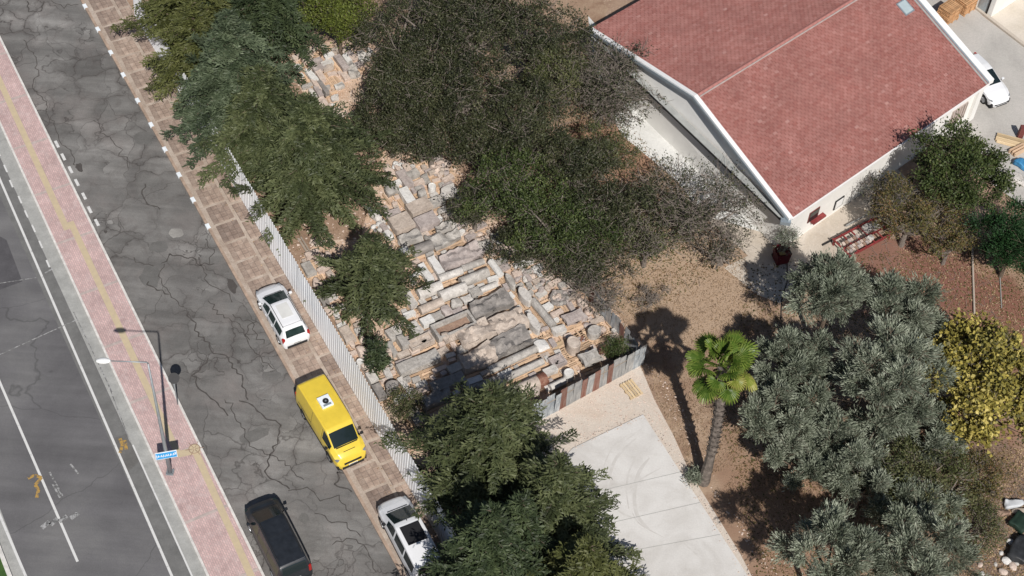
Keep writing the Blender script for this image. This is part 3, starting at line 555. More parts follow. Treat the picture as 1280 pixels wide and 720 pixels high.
# skylight on the roof, windows in the south wall
sk = P(1130, 14, RZ-.75); upv = (R1-E2).normalized(); nr = ud.cross(upv).normalized()
Tm = Matrix((( ud.x, upv.x, nr.x, sk.x), (ud.y, upv.y, nr.y, sk.y), (ud.z, upv.z, nr.z, 0), (0, 0, 0, 1)))
tt = (sk-E2).dot(upv - ud*upv.dot(ud))/( (upv-ud*upv.dot(ud)).length_squared); skz = EZ+(sk-E2).dot(nS*-1)/((R1-E2).dot(nS*-1))*(RZ-EZ); Tm[2][3] = skz
m = MB().box(-.42, .42, -.52, .52, -.02, .10, Tm); sf = bpart(m, 'skylight', 'gutter_metal', roof)
m = MB().box(-.34, .34, -.44, .44, .10, .115, Tm); bpart(m, 'skylight_pane', 'skylight', roof)
def wall_box(px, z0, z1, wd, dep, name, mat, parent=None, e=0.0):
    q = P(px[0], px[1], (z0+z1)/2); s_ = (q-A).dot(ud); c = A+ud*s_
    ang = math.atan2(ud.y, ud.x); m = MB().box(-wd/2, wd/2, -dep-e, .05, z0, z1, Matrix.Translation((c.x, c.y, 0)) @ Matrix.Rotation(ang, 4, 'Z')); return bpart(m, name, mat, parent)
wf = wall_box((1036, 284), .85, 1.0, 1.1, .30, 'window_sill', 'red_metal'); wf = wall_box((1036, 284), 1.0, 1.9, .9, .05, 'window', 'dark_red'); wall_box((1036, 284), 1.06, 1.84, .76, .07, 'pane', 'glass', wf)
wf = wall_box((1060, 263), .45, 1.25, .8, .06, 'window', 'dark'); wall_box((1060, 263), .55, 1.15, .62, .09, 'grille', 'trim', wf)
wf = wall_box((1196, 142), .9, 2.3, 1.5, .05, 'window', 'joint')
for k in range(6): wall_box((1196-9+k*3.6, 142+6-k*2.4), .95, 2.25, .05, .09, 'window_bar', 'wood_grey', wf)
wall_box((1216, 127), .2, 3.1, .5, .22, 'buttress', 'white_wall')
# white cabin at the top right
cb = P(1238, 22); d1 = (P(1268, 2)-cb).normalized(); ang = math.atan2(d1.y, d1.x); cab = empty('cabin', cb, ang, 'white flat roofed cabin at the top right behind the kerb', 'cabin')
MB().box(0, 4.5, 0, 1.9, 0, 2.6).build('wall', 'white_wall', cab); MB().box(-.15, 4.65, -.12, 2.05, 2.6, 2.72).build('roof', 'trim', cab)
MB().box(-.05, -.002, .5, 1.1, .1, 2.1).build('door', 'gutter_metal', cab); MB().box(-.09, -.052, .30, .42, .1, 2.3).build('downpipe', 'dark', cab)
# ------------------------------------------------------------------ pallets and timber
pb = MB().box(-.5, .5, -.045, .045, -.011, .011).mesh('board'); pr = MB().box(-.045, .045, -.5, .5, -.045, .045).mesh('bearer')
def pallet(loc, rz, L, Wd, label, mat='wood', nb=6, name='pallet', h=.13, cat='pallet', group='wooden pallets'):
    t = empty(name, loc, rz, label, cat, group)
    for k in range(nb):
        o = link('board', pb, mat, t, (0, Wd*(-.5+(k+.5)/nb), h-.012)); o.scale = (L, max(.6, Wd/nb/.135), 1)
        o.material_slots[0].link = 'OBJECT'; o.material_slots[0].material = MT[mat]
    for x in (-.42, 0, .42):
        o = link('bearer', pr, mat, t, (x*L, 0, (h-.024)/2)); o.scale = (1, Wd, (h-.024)/.09); o.material_slots[0].link = 'OBJECT'; o.material_slots[0].material = MT[mat]
    return t
def timbers(loc, rz, n, L, sp, label, mat='wood', grp='loose timbers', z=.10):
    t = empty('timber_stack', loc, rz, label, 'timber', grp)
    for k in range(n):
        m = MB().box(-L/2*random.uniform(.9, 1), L/2*random.uniform(.9, 1), -.05, .05, .012, .012+z)
        o = m.build('plank', mat, t, (random.uniform(-.04, .04), (k-(n-1)/2)*sp, random.uniform(0, .02)), random.uniform(-.03, .03))
    return t
def scale_at(p, d):  # photo pixels per metre along a ground direction
    return np.linalg.norm(PX((p.x+d.x*.5, p.y+d.y*.5, 0))-PX((p.x-d.x*.5, p.y-d.y*.5, 0)))
# ------------------------------------------------------------------ stones
def nz(v, s, k): return mn.noise(Vector((v[0]*s+k, v[1]*s+k*1.7, v[2]*s-k)))
def st_block(L, Wd, h, k, amp=.06, rnd=.12, cuts=4, low=.0, top=0.0):
    bm = bmesh.new(); bmesh.ops.create_cube(bm, size=1); bmesh.ops.subdivide_edges(bm, edges=bm.edges, cuts=cuts, use_grid_fill=True)
    for v in bm.verts:
        c = v.co.copy(); s_ = c.normalized()*.62; q = c.lerp(s_, rnd); q.z = c.z*(1-.15*rnd*8*(c.x*c.x+c.y*c.y))
        p = Vector((q.x*L, q.y*Wd, (q.z+.5)*h))
        a = amp*nz(p, 2.2, k)+low*nz(p, .9, k+9); p.x += a*(1 if c.x > 0 else -1)*abs(c.x)*2; p.y += (amp*nz(p, 2.2, k+5)+low*nz(p, .9, k+3))*(1 if c.y > 0 else -1)*abs(c.y)*2
        if c.z > .3: p.z += top*nz(p, 2.5, k+2)+amp*.4*nz(p, 5, k)
        v.co = p
    me = bpy.data.meshes.new('stone'); bm.to_mesh(me); bm.free(); return me
def st_col(L, Wd, h, k, n=14, taper=.05, amp=.03, bands=5):
    mb = MB(); rings = []
    for i in range(bands+1):
        x = -L/2+L*i/bands; f = 1-taper*i/bands
        rings.append([(x+amp*nz((i, j, 0), .7, k)*.5, Wd/2*f*math.cos(2*PI*j/n)*(1+amp*nz((x*2, j, 0), .8, k)*2), h/2+h/2*f*math.sin(2*PI*j/n)*(1+amp*nz((x*2, j, 1), .8, k)*2)) for j in range(n)])
    vs = [v for r_ in rings for v in r_]; fs = [(i*n+j, (i+1)*n+j, (i+1)*n+(j+1) % n, i*n+(j+1) % n) for i in range(bands) for j in range(n)]
    mb.add(vs, fs+[tuple(range(n)), tuple(bands*n+j for j in range(n))[::-1]]); return mb.mesh('column')
def st_vault(L, Wd, h, k, n=9, bands=4, amp=.035):
    mb = MB(); rings = []; m = n+2
    for i in range(bands+1):
        x = -L/2+L*i/bands; r_ = [(x, -Wd/2, 0)]
        for j in range(n): a = PI-PI*j/(n-1); r_.append((x+amp*nz((i, j, 3), .9, k), Wd/2*math.cos(a)*(1+amp*nz((x, j, 0), 1, k)), h*.35+h*.65*math.sin(a)*(1+amp*2*nz((x, j, 5), 1, k))))
        r_.append((x, Wd/2, 0)); rings.append(r_)
    vs = [v for r_ in rings for v in r_]; fs = [(i*m+j, (i+1)*m+j, (i+1)*m+(j+1) % m, i*m+(j+1) % m) for i in range(bands) for j in range(m)]
    mb.add(vs, fs+[tuple(range(m)), tuple(bands*m+j for j in range(m))[::-1]]); return mb.mesh('lid')
def st_drum(L, Wd, h, k, n=18, rim=.82, dip=-.03, amp=.03):
    mb = MB(); prof = [(1, 0), (1.0, h*.5), (1, h-.02), (.96, h), (rim, h), (rim-.05, h+dip), (0.02, h+dip*.7)]; vs = []
    for r_, z in prof:
        for j in range(n):
            a = 2*PI*j/n; q = 1+amp*2*nz((math.cos(a), math.sin(a), z), 1.3, k); vs.append((L/2*r_*q*math.cos(a), Wd/2*r_*q*math.sin(a), z))
    m = len(prof); fs = [(i*n+j, i*n+(j+1) % n, (i+1)*n+(j+1) % n, (i+1)*n+j) for i in range(m-1) for j in range(n)]
    mb.add(vs, fs+[tuple((m-1)*n+j for j in range(n))]); return mb.mesh('drum')
def st_trough(L, Wd, h, k, wall=.13):
    mb = MB(); o_ = [(-L/2, -Wd/2), (L/2, -Wd/2*.96), (L/2, Wd/2), (-L/2, Wd/2*.95)]; i_ = [(-L/2+wall*1.4, -Wd/2+wall), (L/2-wall, -Wd/2+wall), (L/2-wall*1.2, Wd/2-wall), (-L/2+wall, Wd/2-wall*1.1)]
    vs = [(x, y, 0) for x, y in o_]+[(x, y, h+.03*nz((x, y, 0), 3, k)) for x, y in o_]+[(x, y, h-.01) for x, y in i_]+[(x, y, .15) for x, y in i_]
    fs = [(3, 2, 1, 0)]
    for a in range(4): b = (a+1) % 4; fs += [(a, b, 4+b, 4+a), (4+a, 4+b, 8+b, 8+a), (8+a, 8+b, 12+b, 12+a)]
    return mb.add(vs, fs+[(12, 13, 14, 15)]).mesh('trough')
def st_cap(L, Wd, h, k):
    mb = MB(); n = 12; prof = [(.55, 0), (.62, h*.3), (.8, h*.55), (.95, h*.7)]; vs = []
    for r_, z in prof:
        for j in range(n): a = 2*PI*j/n; q = 1+.12*nz((math.cos(a)*2, math.sin(a)*2, z*3), 1.5, k)+.06*(j % 2); vs.append((L/2*r_*q*math.cos(a), Wd/2*r_*q*math.sin(a), z))
    fs = [(i*n+j, i*n+(j+1) % n, (i+1)*n+(j+1) % n, (i+1)*n+j) for i in range(3) for j in range(n)]; mb.add(vs, fs)
    c = [(-L/2, -Wd/2), (0, -Wd/2*.82), (L/2, -Wd/2), (L/2*.84, 0), (L/2, Wd/2), (0, Wd/2*.82), (-L/2, Wd/2), (-L/2*.84, 0)]; mb.prism(c, h*.7, h)
    mb.prism([(x*.6, y*.6) for x, y in c], h, h*1.08); return mb.mesh('capital')
def st_stele(L, Wd, h, k):
    mb = MB(); mb.box(-L/2, L/2, -Wd/2, Wd/2, 0, h*.8); b = min(L, Wd)*.14
    mb.box(-L/2, L/2, -Wd/2, -Wd/2+b, h*.8, h); mb.box(-L/2, L/2, Wd/2-b, Wd/2, h*.8, h); mb.box(-L/2, -L/2+b, -Wd/2+b, Wd/2-b, h*.8, h*.99); mb.box(L/2-b, L/2, -Wd/2+b, Wd/2-b, h*.8, h*.99)
    r_ = random.Random(k)
    for _ in range(5):
        x, y, a = r_.uniform(-L*.33, L*.33), r_.uniform(-Wd*.25, Wd*.25), r_.uniform(.05, .12); mb.prism([(x+a*math.cos(t)*1.4, y+a*math.sin(t)) for t in [2*PI*q/6 for q in range(6)]], h*.8, h*.93)
    return mb.mesh('stele')
def rock_mesh(k, r_=1.0):
    bm = bmesh.new(); bmesh.ops.create_icosphere(bm, subdivisions=2, radius=r_)
    for v in bm.verts: v.co *= 1+.35*nz(v.co, 1.1, k*3.1); v.co.z *= .7
    me = bpy.data.meshes.new('rock'); bm.to_mesh(me); bm.free(); return me
ROCKS = [rock_mesh(k) for k in range(7)]
KIND = dict(slab=lambda *a: st_block(*a, amp=.045, rnd=.035), rough=lambda *a: st_block(*a, amp=.12, rnd=.09, cuts=8, low=.16, top=.30), rock=lambda *a: st_block(*a, amp=.12, rnd=.6, cuts=3, low=.15, top=.1),
            col=st_col, vault=st_vault, drum=st_drum, trough=st_trough, cap=st_cap, stele=st_stele, frag=lambda *a: st_block(*a, amp=.12, rnd=.3, cuts=3, low=.2, top=.12))
NM = dict(slab='stone_slab', rough='rough_slab', rock='boulder', col='column', vault='vaulted_stone', drum='column_drum', trough='sarcophagus', cap='capital', stele='carved_slab', frag='stone_fragment')
CT = dict(slab='slab', rough='slab', rock='boulder', col='column', vault='stone', drum='drum', trough='sarcophagus', cap='capital', stele='slab', frag='fragment')
AX = dict(a=R(33.5), s=R(-56), f=R(-57.5), g=R(38))
# kind, photo x, y, length px, width px, axis, height m, material, pallet?, label
ST = [
('slab', 506, 223, 21, 13, 's', .35, 'mauve', 1, 'mauve slab at the upper end of the depot left of the long plank'),
('slab', 509, 245, 22, 13, 's', .45, 'white', 1, 'upright white block on timber below the mauve slab'),
('frag', 528, 242, 13, 10, 'a', .4, 'grey', 1, 'small grey block on crossed timbers right of the white block'),
('drum', 540, 234, 9, 10, 'a', .55, 'white', 0, 'small rounded white stone beside the rubble heap'),
('frag', 562, 238, 19, 13, 'a', .45, 'pale', 1, 'broken pale stone half under the dark shrub at the top right of the depot'),
('slab', 524, 258, 27, 17, 'a', .5, 'beige', 1, 'beige grey slab set against the rougher slab at the top of the rows'),
('slab', 502, 278, 25, 21, 'a', .55, 'beige', 1, 'squarish cream block with a darker top corner in the upper rows'),
('slab', 533, 276, 26, 17, 'a', .55, 'mauve', 1, 'pinkish grey slab with a bevelled end right of the squarish block'),
('stele', 546, 251, 18, 10, 'a', .4, 'grey', 1, 'grey carved slab resting on crossed timbers near the leaning fragment'),
('frag', 554, 262, 12, 8, 'a', .3, 'grey', 0, 'small bluish fragment below the grey carved slab'),
('slab', 491, 267, 18, 9, 'a', .35, 'mauve', 1, 'narrow mauve slab above the squarish cream block'),
('rough', 556, 283, 27, 12, 'a', .35, 'grey', 1, 'jagged light grey slab on the upper right edge of the rows'),
('rough', 558, 299, 34, 14, 'a', .45, 'grey', 1, 'long mottled blue grey slab below the jagged one'),
('rough', 512, 297, 26, 12, 'a', .5, 'grey', 1, 'grey slab with pale end beside the crown of the small conifer'),
('rock', 486, 293, 10, 12, 'a', .5, 'white', 0, 'white rounded boulder at the edge of the conifer shade'),
('rough', 543, 297, 18, 11, 'a', .45, 'grey', 0, 'wedge shaped grey stone between two longer slabs'),
('vault', 527, 308, 26, 13, 'a', .5, 'darkst', 1, 'grey pointed lid lying left of the wedge shaped stone'),
('slab', 506, 314, 10, 9, 'a', .4, 'white', 0, 'small white block in shade next to the conifer tip'),
('rough', 576, 320, 50, 17, 'a', .5, 'mauve', 1, 'very long mauve slab with worn relief on reddish timbers'),
('slab', 545, 332, 24, 10, 's', .35, 'white', 1, 'tall white slab laid along the street direction, right one of a pair'),
('slab', 532, 341, 24, 10, 's', .35, 'white', 1, 'tall white slab laid along the street direction, left one of a pair'),
('col', 563, 342, 30, 10, 'a', .5, 'pale', 1, 'pale grey fluted column piece under the long mauve slab'),
('col', 591, 330, 28, 9, 'a', .4, 'grey', 1, 'slim grey column with dark veins right of the fluted piece'),
('vault', 537, 360, 30, 13, 'a', .55, 'pale', 1, 'banded marble lid with light swirls left of the spotted one'),
('vault', 593, 344, 36, 12, 'a', .5, 'grey', 1, 'large grey half round lid beside the timber stack'),
('vault', 566, 362, 34, 13, 'a', .55, 'pale', 1, 'white marble lid with round swirl at its left end'),
('col', 539, 381, 30, 12, 'a', .5, 'beige', 1, 'cream column piece at the left end of its row beside the conifer'),
('slab', 512, 373, 22, 11, 's', .35, 'pale', 1, 'pale slab with a dark side laid beside the small conifer'),
('col', 611, 358, 22, 8, 'a', .35, 'pale', 1, 'short pale column above the big brown rough slab'),
('cap', 594, 366, 14, 13, 'a', .5, 'grey', 0, 'grey capital with a hole beside the short pale column'),
('cap', 584, 375, 13, 11, 'a', .45, 'pale', 0, 'pale capital second in the line of small stones'),
('frag', 570, 380, 13, 12, 'a', .45, 'grey', 0, 'grey lump third in the line of small stones'),
('frag', 558, 388, 12, 13, 's', .45, 'mauve', 0, 'mauve lump fourth in the line of small stones'),
('cap', 546, 396, 15, 11, 'a', .45, 'grey', 0, 'grey rounded capital above the left corner of the open trough'),
('slab', 534, 401, 15, 11, 'a', .4, 'white', 1, 'white square block at the left end of the line of small stones'),
('col', 620, 334, 21, 10, 's', .45, 'white', 1, 'white and grey column on crossed timbers at the right end of its row'),
('drum', 638, 351, 19, 9, 's', .5, 'grey', 1, 'grey topped stone post lying right of the timbered white column'),
('drum', 656, 369, 22, 13, 's', .55, 'pale', 1, 'bulky pale stone with a dark grey cap above the rough slabs'),
('col', 679, 390, 40, 11, 's', .5, 'grey', 1, 'long grey column laid along the street direction with three bands'),
('drum', 667, 403, 25, 12, 's', .55, 'pale', 1, 'rounded grey and cream pedestal standing right of the beige slab'),
('rough', 613, 380, 50, 22, 'a', .6, 'darkst', 1, 'big brown grey rough slab with a wavy lower edge'),
('trough', 567, 407, 50, 22, 'a', .6, 'grey', 1, 'open stone sarcophagus with brown earth inside'),
('rough', 577, 415, 46, 9, 'a', .5, 'beige', 1, 'narrow curved side piece leaning along the open sarcophagus'),
('rough', 594, 415, 40, 26, 'a', .6, 'beige', 1, 'broad beige rough slab partly in tree shade'),
('rough', 636, 402, 44, 24, 'a', .6, 'beige', 1, 'broad cream rough slab with dark grooves below the brown one'),
('rough', 637, 427, 50, 24, 'a', .6, 'darkst', 1, 'large dark grey slab with two beige worn patches'),
('rough', 596, 447, 42, 24, 'a', .6, 'beige', 1, 'rough slab with rounded top mostly in the dark shade'),
('stele', 526, 427, 30, 14, 'a', .45, 'beige', 1, 'carved relief slab beside the left end of the open sarcophagus'),
('slab', 523, 453, 52, 15, 'a', .45, 'grey', 1, 'very long flat grey slab with a light edge at the lower left'),
('col', 641, 448, 64, 11, 'a', .45, 'grey', 1, 'longest pale column shaft in the lower rows'),
('col', 653, 462, 56, 10, 'a', .42, 'grey', 1, 'second long column shaft below the longest one'),
('vault', 662, 479, 44, 17, 'a', .6, 'beige', 1, 'wide half round stone with rust red upper end'),
('drum', 669, 490, 11, 11, 'a', .75, 'beige', 0, 'standing cream drum near the tree at the bottom edge of the rows'),
('rock', 677, 432, 17, 13, 'a', .35, 'white', 1, 'bright white rough block on an open pallet'),
('stele', 697, 451, 17, 15, 'g', .3, 'mauve', 1, 'square brown grey slab in the middle of a pallet'),
('drum', 711, 467, 12, 12, 'a', .6, 'white', 1, 'white round drum standing by the rusty fence'),
('slab', 688, 463, 17, 9, 'a', .35, 'pale', 1, 'small white grey slab between the rusty stone and the white drum'),
('col', 697, 479, 20, 10, 'a', .45, 'pale', 1, 'short pale column lying against the metal fence'),
('slab', 686, 484, 9, 8, 'a', .25, 'white', 0, 'little white block beside the short column by the fence'),
('drum', 717, 430, 15, 19, 'a', .8, 'beige', 1, 'tall standing beige drum with a dark shadow on a wide pallet'),
('cap', 738, 448, 24, 19, 'a', .65, 'grey', 1, 'big grey angular capital beside the rusty fence'),
('drum', 743, 414, 16, 15, 'a', .5, 'grey', 1, 'round grey millstone with broken centre on a pallet'),
('drum', 756, 437, 16, 11, 'a', .4, 'rust', 0, 'rusty brown round basin near the fence corner'),
('rock', 765, 429, 14, 15, 's', .6, 'pink', 0, 'large pink boulder by the fence corner'),
('rock', 752, 412, 9, 11, 's', .5, 'pink', 0, 'smaller pink boulder above the fence corner'),
('frag', 700, 413, 14, 13, 'a', .45, 'pale', 0, 'white torso shaped fragment below the banded column'),
('cap', 718, 397, 27, 16, 'a', .5, 'mauve', 1, 'purple grey capital under the bare twigs'),
('rock', 727, 378, 11, 11, 'a', .4, 'pink', 0, 'pink block beside the stone ring'),
('rock', 736, 389, 11, 9, 'a', .4, 'pink', 0, 'pink stone right of the purple grey capital'),
('rough', 604, 308, 17, 13, 'a', .35, 'grey', 0, 'blue grey rubble stone at the right end of the mauve slab'),
('rough', 622, 295, 14, 9, 'a', .35, 'grey', 0, 'bluish stone at the foot of the dark trees'),
('rock', 570, 263, 15, 13, 's', .4, 'mauve', 0, 'mauve boulder half covered by the dark shrub'),
('slab', 490, 418, 15, 12, 's', .35, 'grey', 0, 'grey tablet at the left of the small slab cluster'),
('slab', 497, 415, 15, 10, 's', .40, 'pale', 0, 'pale tablet beside the grey tablet in the small slab cluster'),
('slab', 504, 427, 15, 12, 's', .5, 'grey', 1, 'grey and white stone block at the middle of the small slab cluster'),
('slab', 519, 410, 16, 13, 's', .45, 'pale', 1, 'pale marbled block right of the small slab cluster'),
('slab', 490, 436, 18, 8, 's', .35, 'grey', 0, 'slim grey tablet under the small sapling'),
('slab', 504, 443, 15, 8, 'a', .35, 'beige', 0, 'cream stone touching the top left of the very long slab'),
('slab', 518, 438, 11, 8, 'a', .35, 'pink', 0, 'pinkish stone under the carved relief slab'),
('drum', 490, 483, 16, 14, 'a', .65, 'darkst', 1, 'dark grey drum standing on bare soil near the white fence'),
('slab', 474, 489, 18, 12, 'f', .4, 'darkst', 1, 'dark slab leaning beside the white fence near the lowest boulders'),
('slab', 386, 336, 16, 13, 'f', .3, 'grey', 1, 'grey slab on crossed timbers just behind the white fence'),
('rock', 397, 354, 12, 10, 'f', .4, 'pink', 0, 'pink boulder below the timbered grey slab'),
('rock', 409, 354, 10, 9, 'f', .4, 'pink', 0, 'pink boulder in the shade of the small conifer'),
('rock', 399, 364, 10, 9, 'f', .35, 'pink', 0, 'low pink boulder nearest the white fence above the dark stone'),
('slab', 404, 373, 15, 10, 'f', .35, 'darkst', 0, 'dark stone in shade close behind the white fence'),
('rock', 411, 387, 10, 9, 'f', .35, 'pink', 0, 'pale boulder tucked under the left edge of the small conifer'),
('slab', 434, 418, 20, 14, 'f', .3, 'beige', 1, 'tan flat block behind the fence beside the conifer'),
('rock', 451, 438, 12, 12, 'f', .5, 'pink', 0, 'round topped pink drum shaped stone behind the fence'),
('rock', 440, 429, 11, 10, 'f', .4, 'pink', 0, 'pink stone between the tan block and the round topped stone'),
('rock', 453, 424, 12, 9, 'f', .4, 'pink', 0, 'pale stone right of the tan flat block'),
('rock', 462, 427, 9, 8, 'f', .35, 'pink', 0, 'small pale stone beside the sapling'),
('drum', 450, 453, 8, 10, 'f', .4, 'white', 0, 'small white stone touching the fence'),
('rock', 456, 448, 8, 9, 'f', .4, 'beige', 0, 'small beige stone beside the small white stone'),
('slab', 458, 460, 11, 10, 'f', .45, 'pink', 0, 'square pinkish block in the line behind the fence'),
('slab', 465, 472, 13, 12, 'f', .5, 'pale', 0, 'large pale cube shaped block in the line behind the fence'),
('rock', 470, 268, 12, 10, 's', .5, 'pale', 0, 'white boulder at the gap between two conifers'),
('rock', 461, 262, 8, 8, 's', .4, 'white', 0, 'small white boulder left of the gap between two conifers'),
('frag', 489, 236, 11, 13, 's', .45, 'grey', 0, 'grey fragment beside the conifer at the upper end of the rows'),
('frag', 486, 213, 16, 12, 's', .35, 'pink', 0, 'pinkish fragment at the upper left end of the depot'),
('slab', 516, 217, 14, 9, 'a', .4, 'grey', 1, 'grey stone right of the upper end of the long plank'),
('frag', 532, 223, 12, 8, 's', .4, 'grey', 0, 'broken grey piece left of the rubble heap'),
('rough', 545, 210, 14, 10, 's', .35, 'pink', 0, 'pink rubble stone above the rubble heap'),
('rock', 557, 203, 10, 8, 's', .3, 'pink', 0, 'small pink stone near the bare soil under the trees'),
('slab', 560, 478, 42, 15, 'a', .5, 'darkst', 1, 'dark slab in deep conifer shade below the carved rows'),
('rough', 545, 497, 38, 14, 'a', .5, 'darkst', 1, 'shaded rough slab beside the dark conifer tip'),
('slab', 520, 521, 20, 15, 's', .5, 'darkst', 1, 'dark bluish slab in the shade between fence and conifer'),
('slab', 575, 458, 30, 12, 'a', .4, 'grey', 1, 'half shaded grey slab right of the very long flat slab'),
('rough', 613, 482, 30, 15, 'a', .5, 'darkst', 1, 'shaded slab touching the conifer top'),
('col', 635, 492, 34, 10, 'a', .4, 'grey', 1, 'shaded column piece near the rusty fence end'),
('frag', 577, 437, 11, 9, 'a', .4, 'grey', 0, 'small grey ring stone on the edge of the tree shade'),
# clearing among the crowns at the upper left
('slab', 395, 76, 14, 7, 'a', .3, 'mauve', 1, 'mauve block second from the top in the upper clearing'),
('slab', 399, 85, 15, 7, 'a', .3, 'mauve', 1, 'mauve block below its twin in the upper clearing'),
('slab', 409, 79, 14, 7, 'a', .3, 'pale', 1, 'pale block right of the mauve pair in the upper clearing'),
('slab', 384, 74, 12, 8, 'a', .3, 'pink', 1, 'pink block left of the mauve pair in the upper clearing'),
('slab', 411, 69, 12, 6, 'a', .3, 'white', 0, 'white block at the very top of the upper clearing'),
('slab', 427, 78, 20, 9, 's', .35, 'mauve', 1, 'mauve slab right of the long orange timber in the upper clearing'),
('slab', 390, 95, 17, 8, 's', .3, 'white', 1, 'white slab at the left side of the upper clearing'),
('slab', 396, 106, 17, 7, 's', .3, 'pink', 1, 'pinkish slab below the white one in the upper clearing'),
('slab', 404, 109, 18, 6, 's', .4, 'darkst', 1, 'narrow dark slab standing out in the upper clearing'),
('slab', 410, 84, 13, 6, 'a', .3, 'beige', 1, 'cream slab in the middle of the upper clearing'),
('slab', 398, 114, 14, 7, 's', .3, 'mauve', 1, 'mauve slab beside the dark one in the upper clearing'),
('slab', 391, 117, 12, 6, 's', .3, 'pale', 0, 'pale slab at the lower left of the upper clearing'),
('slab', 404, 130, 17, 12, 's', .35, 'pink', 0, 'bright cream block at the lower end of the upper clearing'),
('rough', 440, 87, 16, 10, 's', .4, 'grey', 0, 'grey and white rough stone in the shade edge of the upper clearing'),
('rock', 373, 84, 8, 7, 's', .3, 'white', 0, 'white rock at the left tip of the upper clearing'),
('rock', 383, 88, 8, 6, 's', .3, 'white', 0, 'white rock under the conifer branches in the upper clearing'),
('frag', 452, 70, 12, 9, 's', .4, 'pale', 0, 'pale broken stone between the green shrub and the dark trees'),
('frag', 462, 64, 9, 8, 's', .4, 'pale', 0, 'small pale stone at the edge of the dark crown top left'),
('frag', 420, 147, 15, 9, 'a', .3, 'pink', 1, 'pink stone on orange timber south of the upper clearing'),
('rock', 441, 143, 9, 8, 'a', .3, 'pink', 0, 'small pink rock under the dark crown south of the upper clearing'),
('frag', 419, 121, 10, 8, 'a', .35, 'pale', 0, 'white stone under the dark crown edge at the right of the upper clearing'),
('frag', 424, 108, 9, 7, 'a', .3, 'pale', 0, 'small white stone at the shaded right side of the upper clearing'),
]
FOOT = []
def short(t_, n):
    w_ = t_.split()[:n]
    while w_[-1] in ('the', 'a', 'an', 'of', 'on', 'in', 'at', 'under', 'below', 'above', 'beside', 'with', 'to', 'and', 'from', 'by', 'right', 'left', 'between', 'upper', 'its', 'lower', 'near', 'behind', 'along', 'very', 'two', 'set', 'laid', 'half', 'held', 'second', 'small', 'dark', 'long', 'white', 'other', 'against'): w_ = w_[:-1]
    return ' '.join(w_)
for i, (kd, x, y, lp, wp, ax, h, mt, pal, lab) in enumerate(ST):
    ph = .14 if pal else .0; ang = AX[ax]+random.uniform(-.05, .05); c = P(x, y, ph+h*.75); c.z = 0
    d = Vector((math.cos(ang), math.sin(ang), 0)); n_ = Vector((-d.y, d.x, 0))
    L = lp/scale_at(c, d); Wd = max(.28, wp/scale_at(c, n_)-h*.14); L *= 1.03; FOOT.append((c.x, c.y, L/2, Wd/2, ang, lab))
    me = KIND[kd](L, Wd, h, i*2.37+1)
    o = link(NM[kd], me, mt, None, (c.x, c.y, .012+ph), ang); tag(o, lab, CT[kd], 'stones laid out in the depot')
    if kd in ('rough', 'rock', 'col', 'vault', 'drum', 'frag'):
        me.polygons.foreach_set('use_smooth', [True]*len(me.polygons)); me.set_sharp_from_angle(angle=R(24))
    if kd == 'vault' and mt == 'beige': me.materials.append(MT['rust']); [setattr(p, 'material_index', 1) for p in me.polygons if p.center.x > L*.28]
    if kd == 'drum' and lp > wp*1.4: me.materials.append(MT['darkst'])
    if kd == 'trough':
        MB().box(-L/2+.2, L/2-.2, -Wd/2+.16, Wd/2-.16, .15, .22).build('earth_fill', 'brown', o)
    if pal:
        wide = 1.0+.28/max(.3, Wd)
        pl_ = pallet((c.x, c.y, .012), ang, L*1.04+.06, Wd*wide+.12, 'timber bearers under the '+short(lab, 12), nb=max(3, min(6, int(Wd*wide/.2)+1)), name='timber_bearer', cat='timber', group='timber bearers under the stones')
# small blocks packed in the gaps
def inpoly(x, y, pts):
    c = False; j = len(pts)-1
    for i in range(len(pts)):
        xi, yi = pts[i]; xj, yj = pts[j]
        if (yi > y) != (yj > y) and x < (xj-xi)*(y-yi)/(yj-yi)+xi: c = not c
        j = i
    return c
def clear(x, y, a, hl, hw):
    for fx, fy, fl, fw, fa_2, _l in FOOT:
        dx, dy = x-fx, y-fy; u = dx*math.cos(fa_2)+dy*math.sin(fa_2); v = -dx*math.sin(fa_2)+dy*math.cos(fa_2)
        if abs(u) < fl+hl*.85+.02 and abs(v) < fw+hw*.95+.02: return False
    return True
GP = [(480, 205), (560, 195), (580, 260), (615, 290), (700, 352), (780, 420), (770, 440), (690, 490), (600, 500), (500, 500), (478, 430), (500, 400), (515, 350), (520, 320), (478, 285)]; GP2 = [(368, 72), (400, 58), (440, 66), (458, 80), (425, 105), (415, 130), (440, 150), (405, 145), (395, 130), (380, 100)]
GP3 = [(374, 318), (400, 318), (440, 400), (480, 440), (500, 500), (480, 505), (440, 440)]; GM = ['pink', 'pale', 'mauve', 'beige', 'grey', 'pink', 'white']; rg = random.Random(5); ng = 0
SM = [st_block(1, 1, 1, k, .05, .05, 3, 0, .05) for k in range(6)]
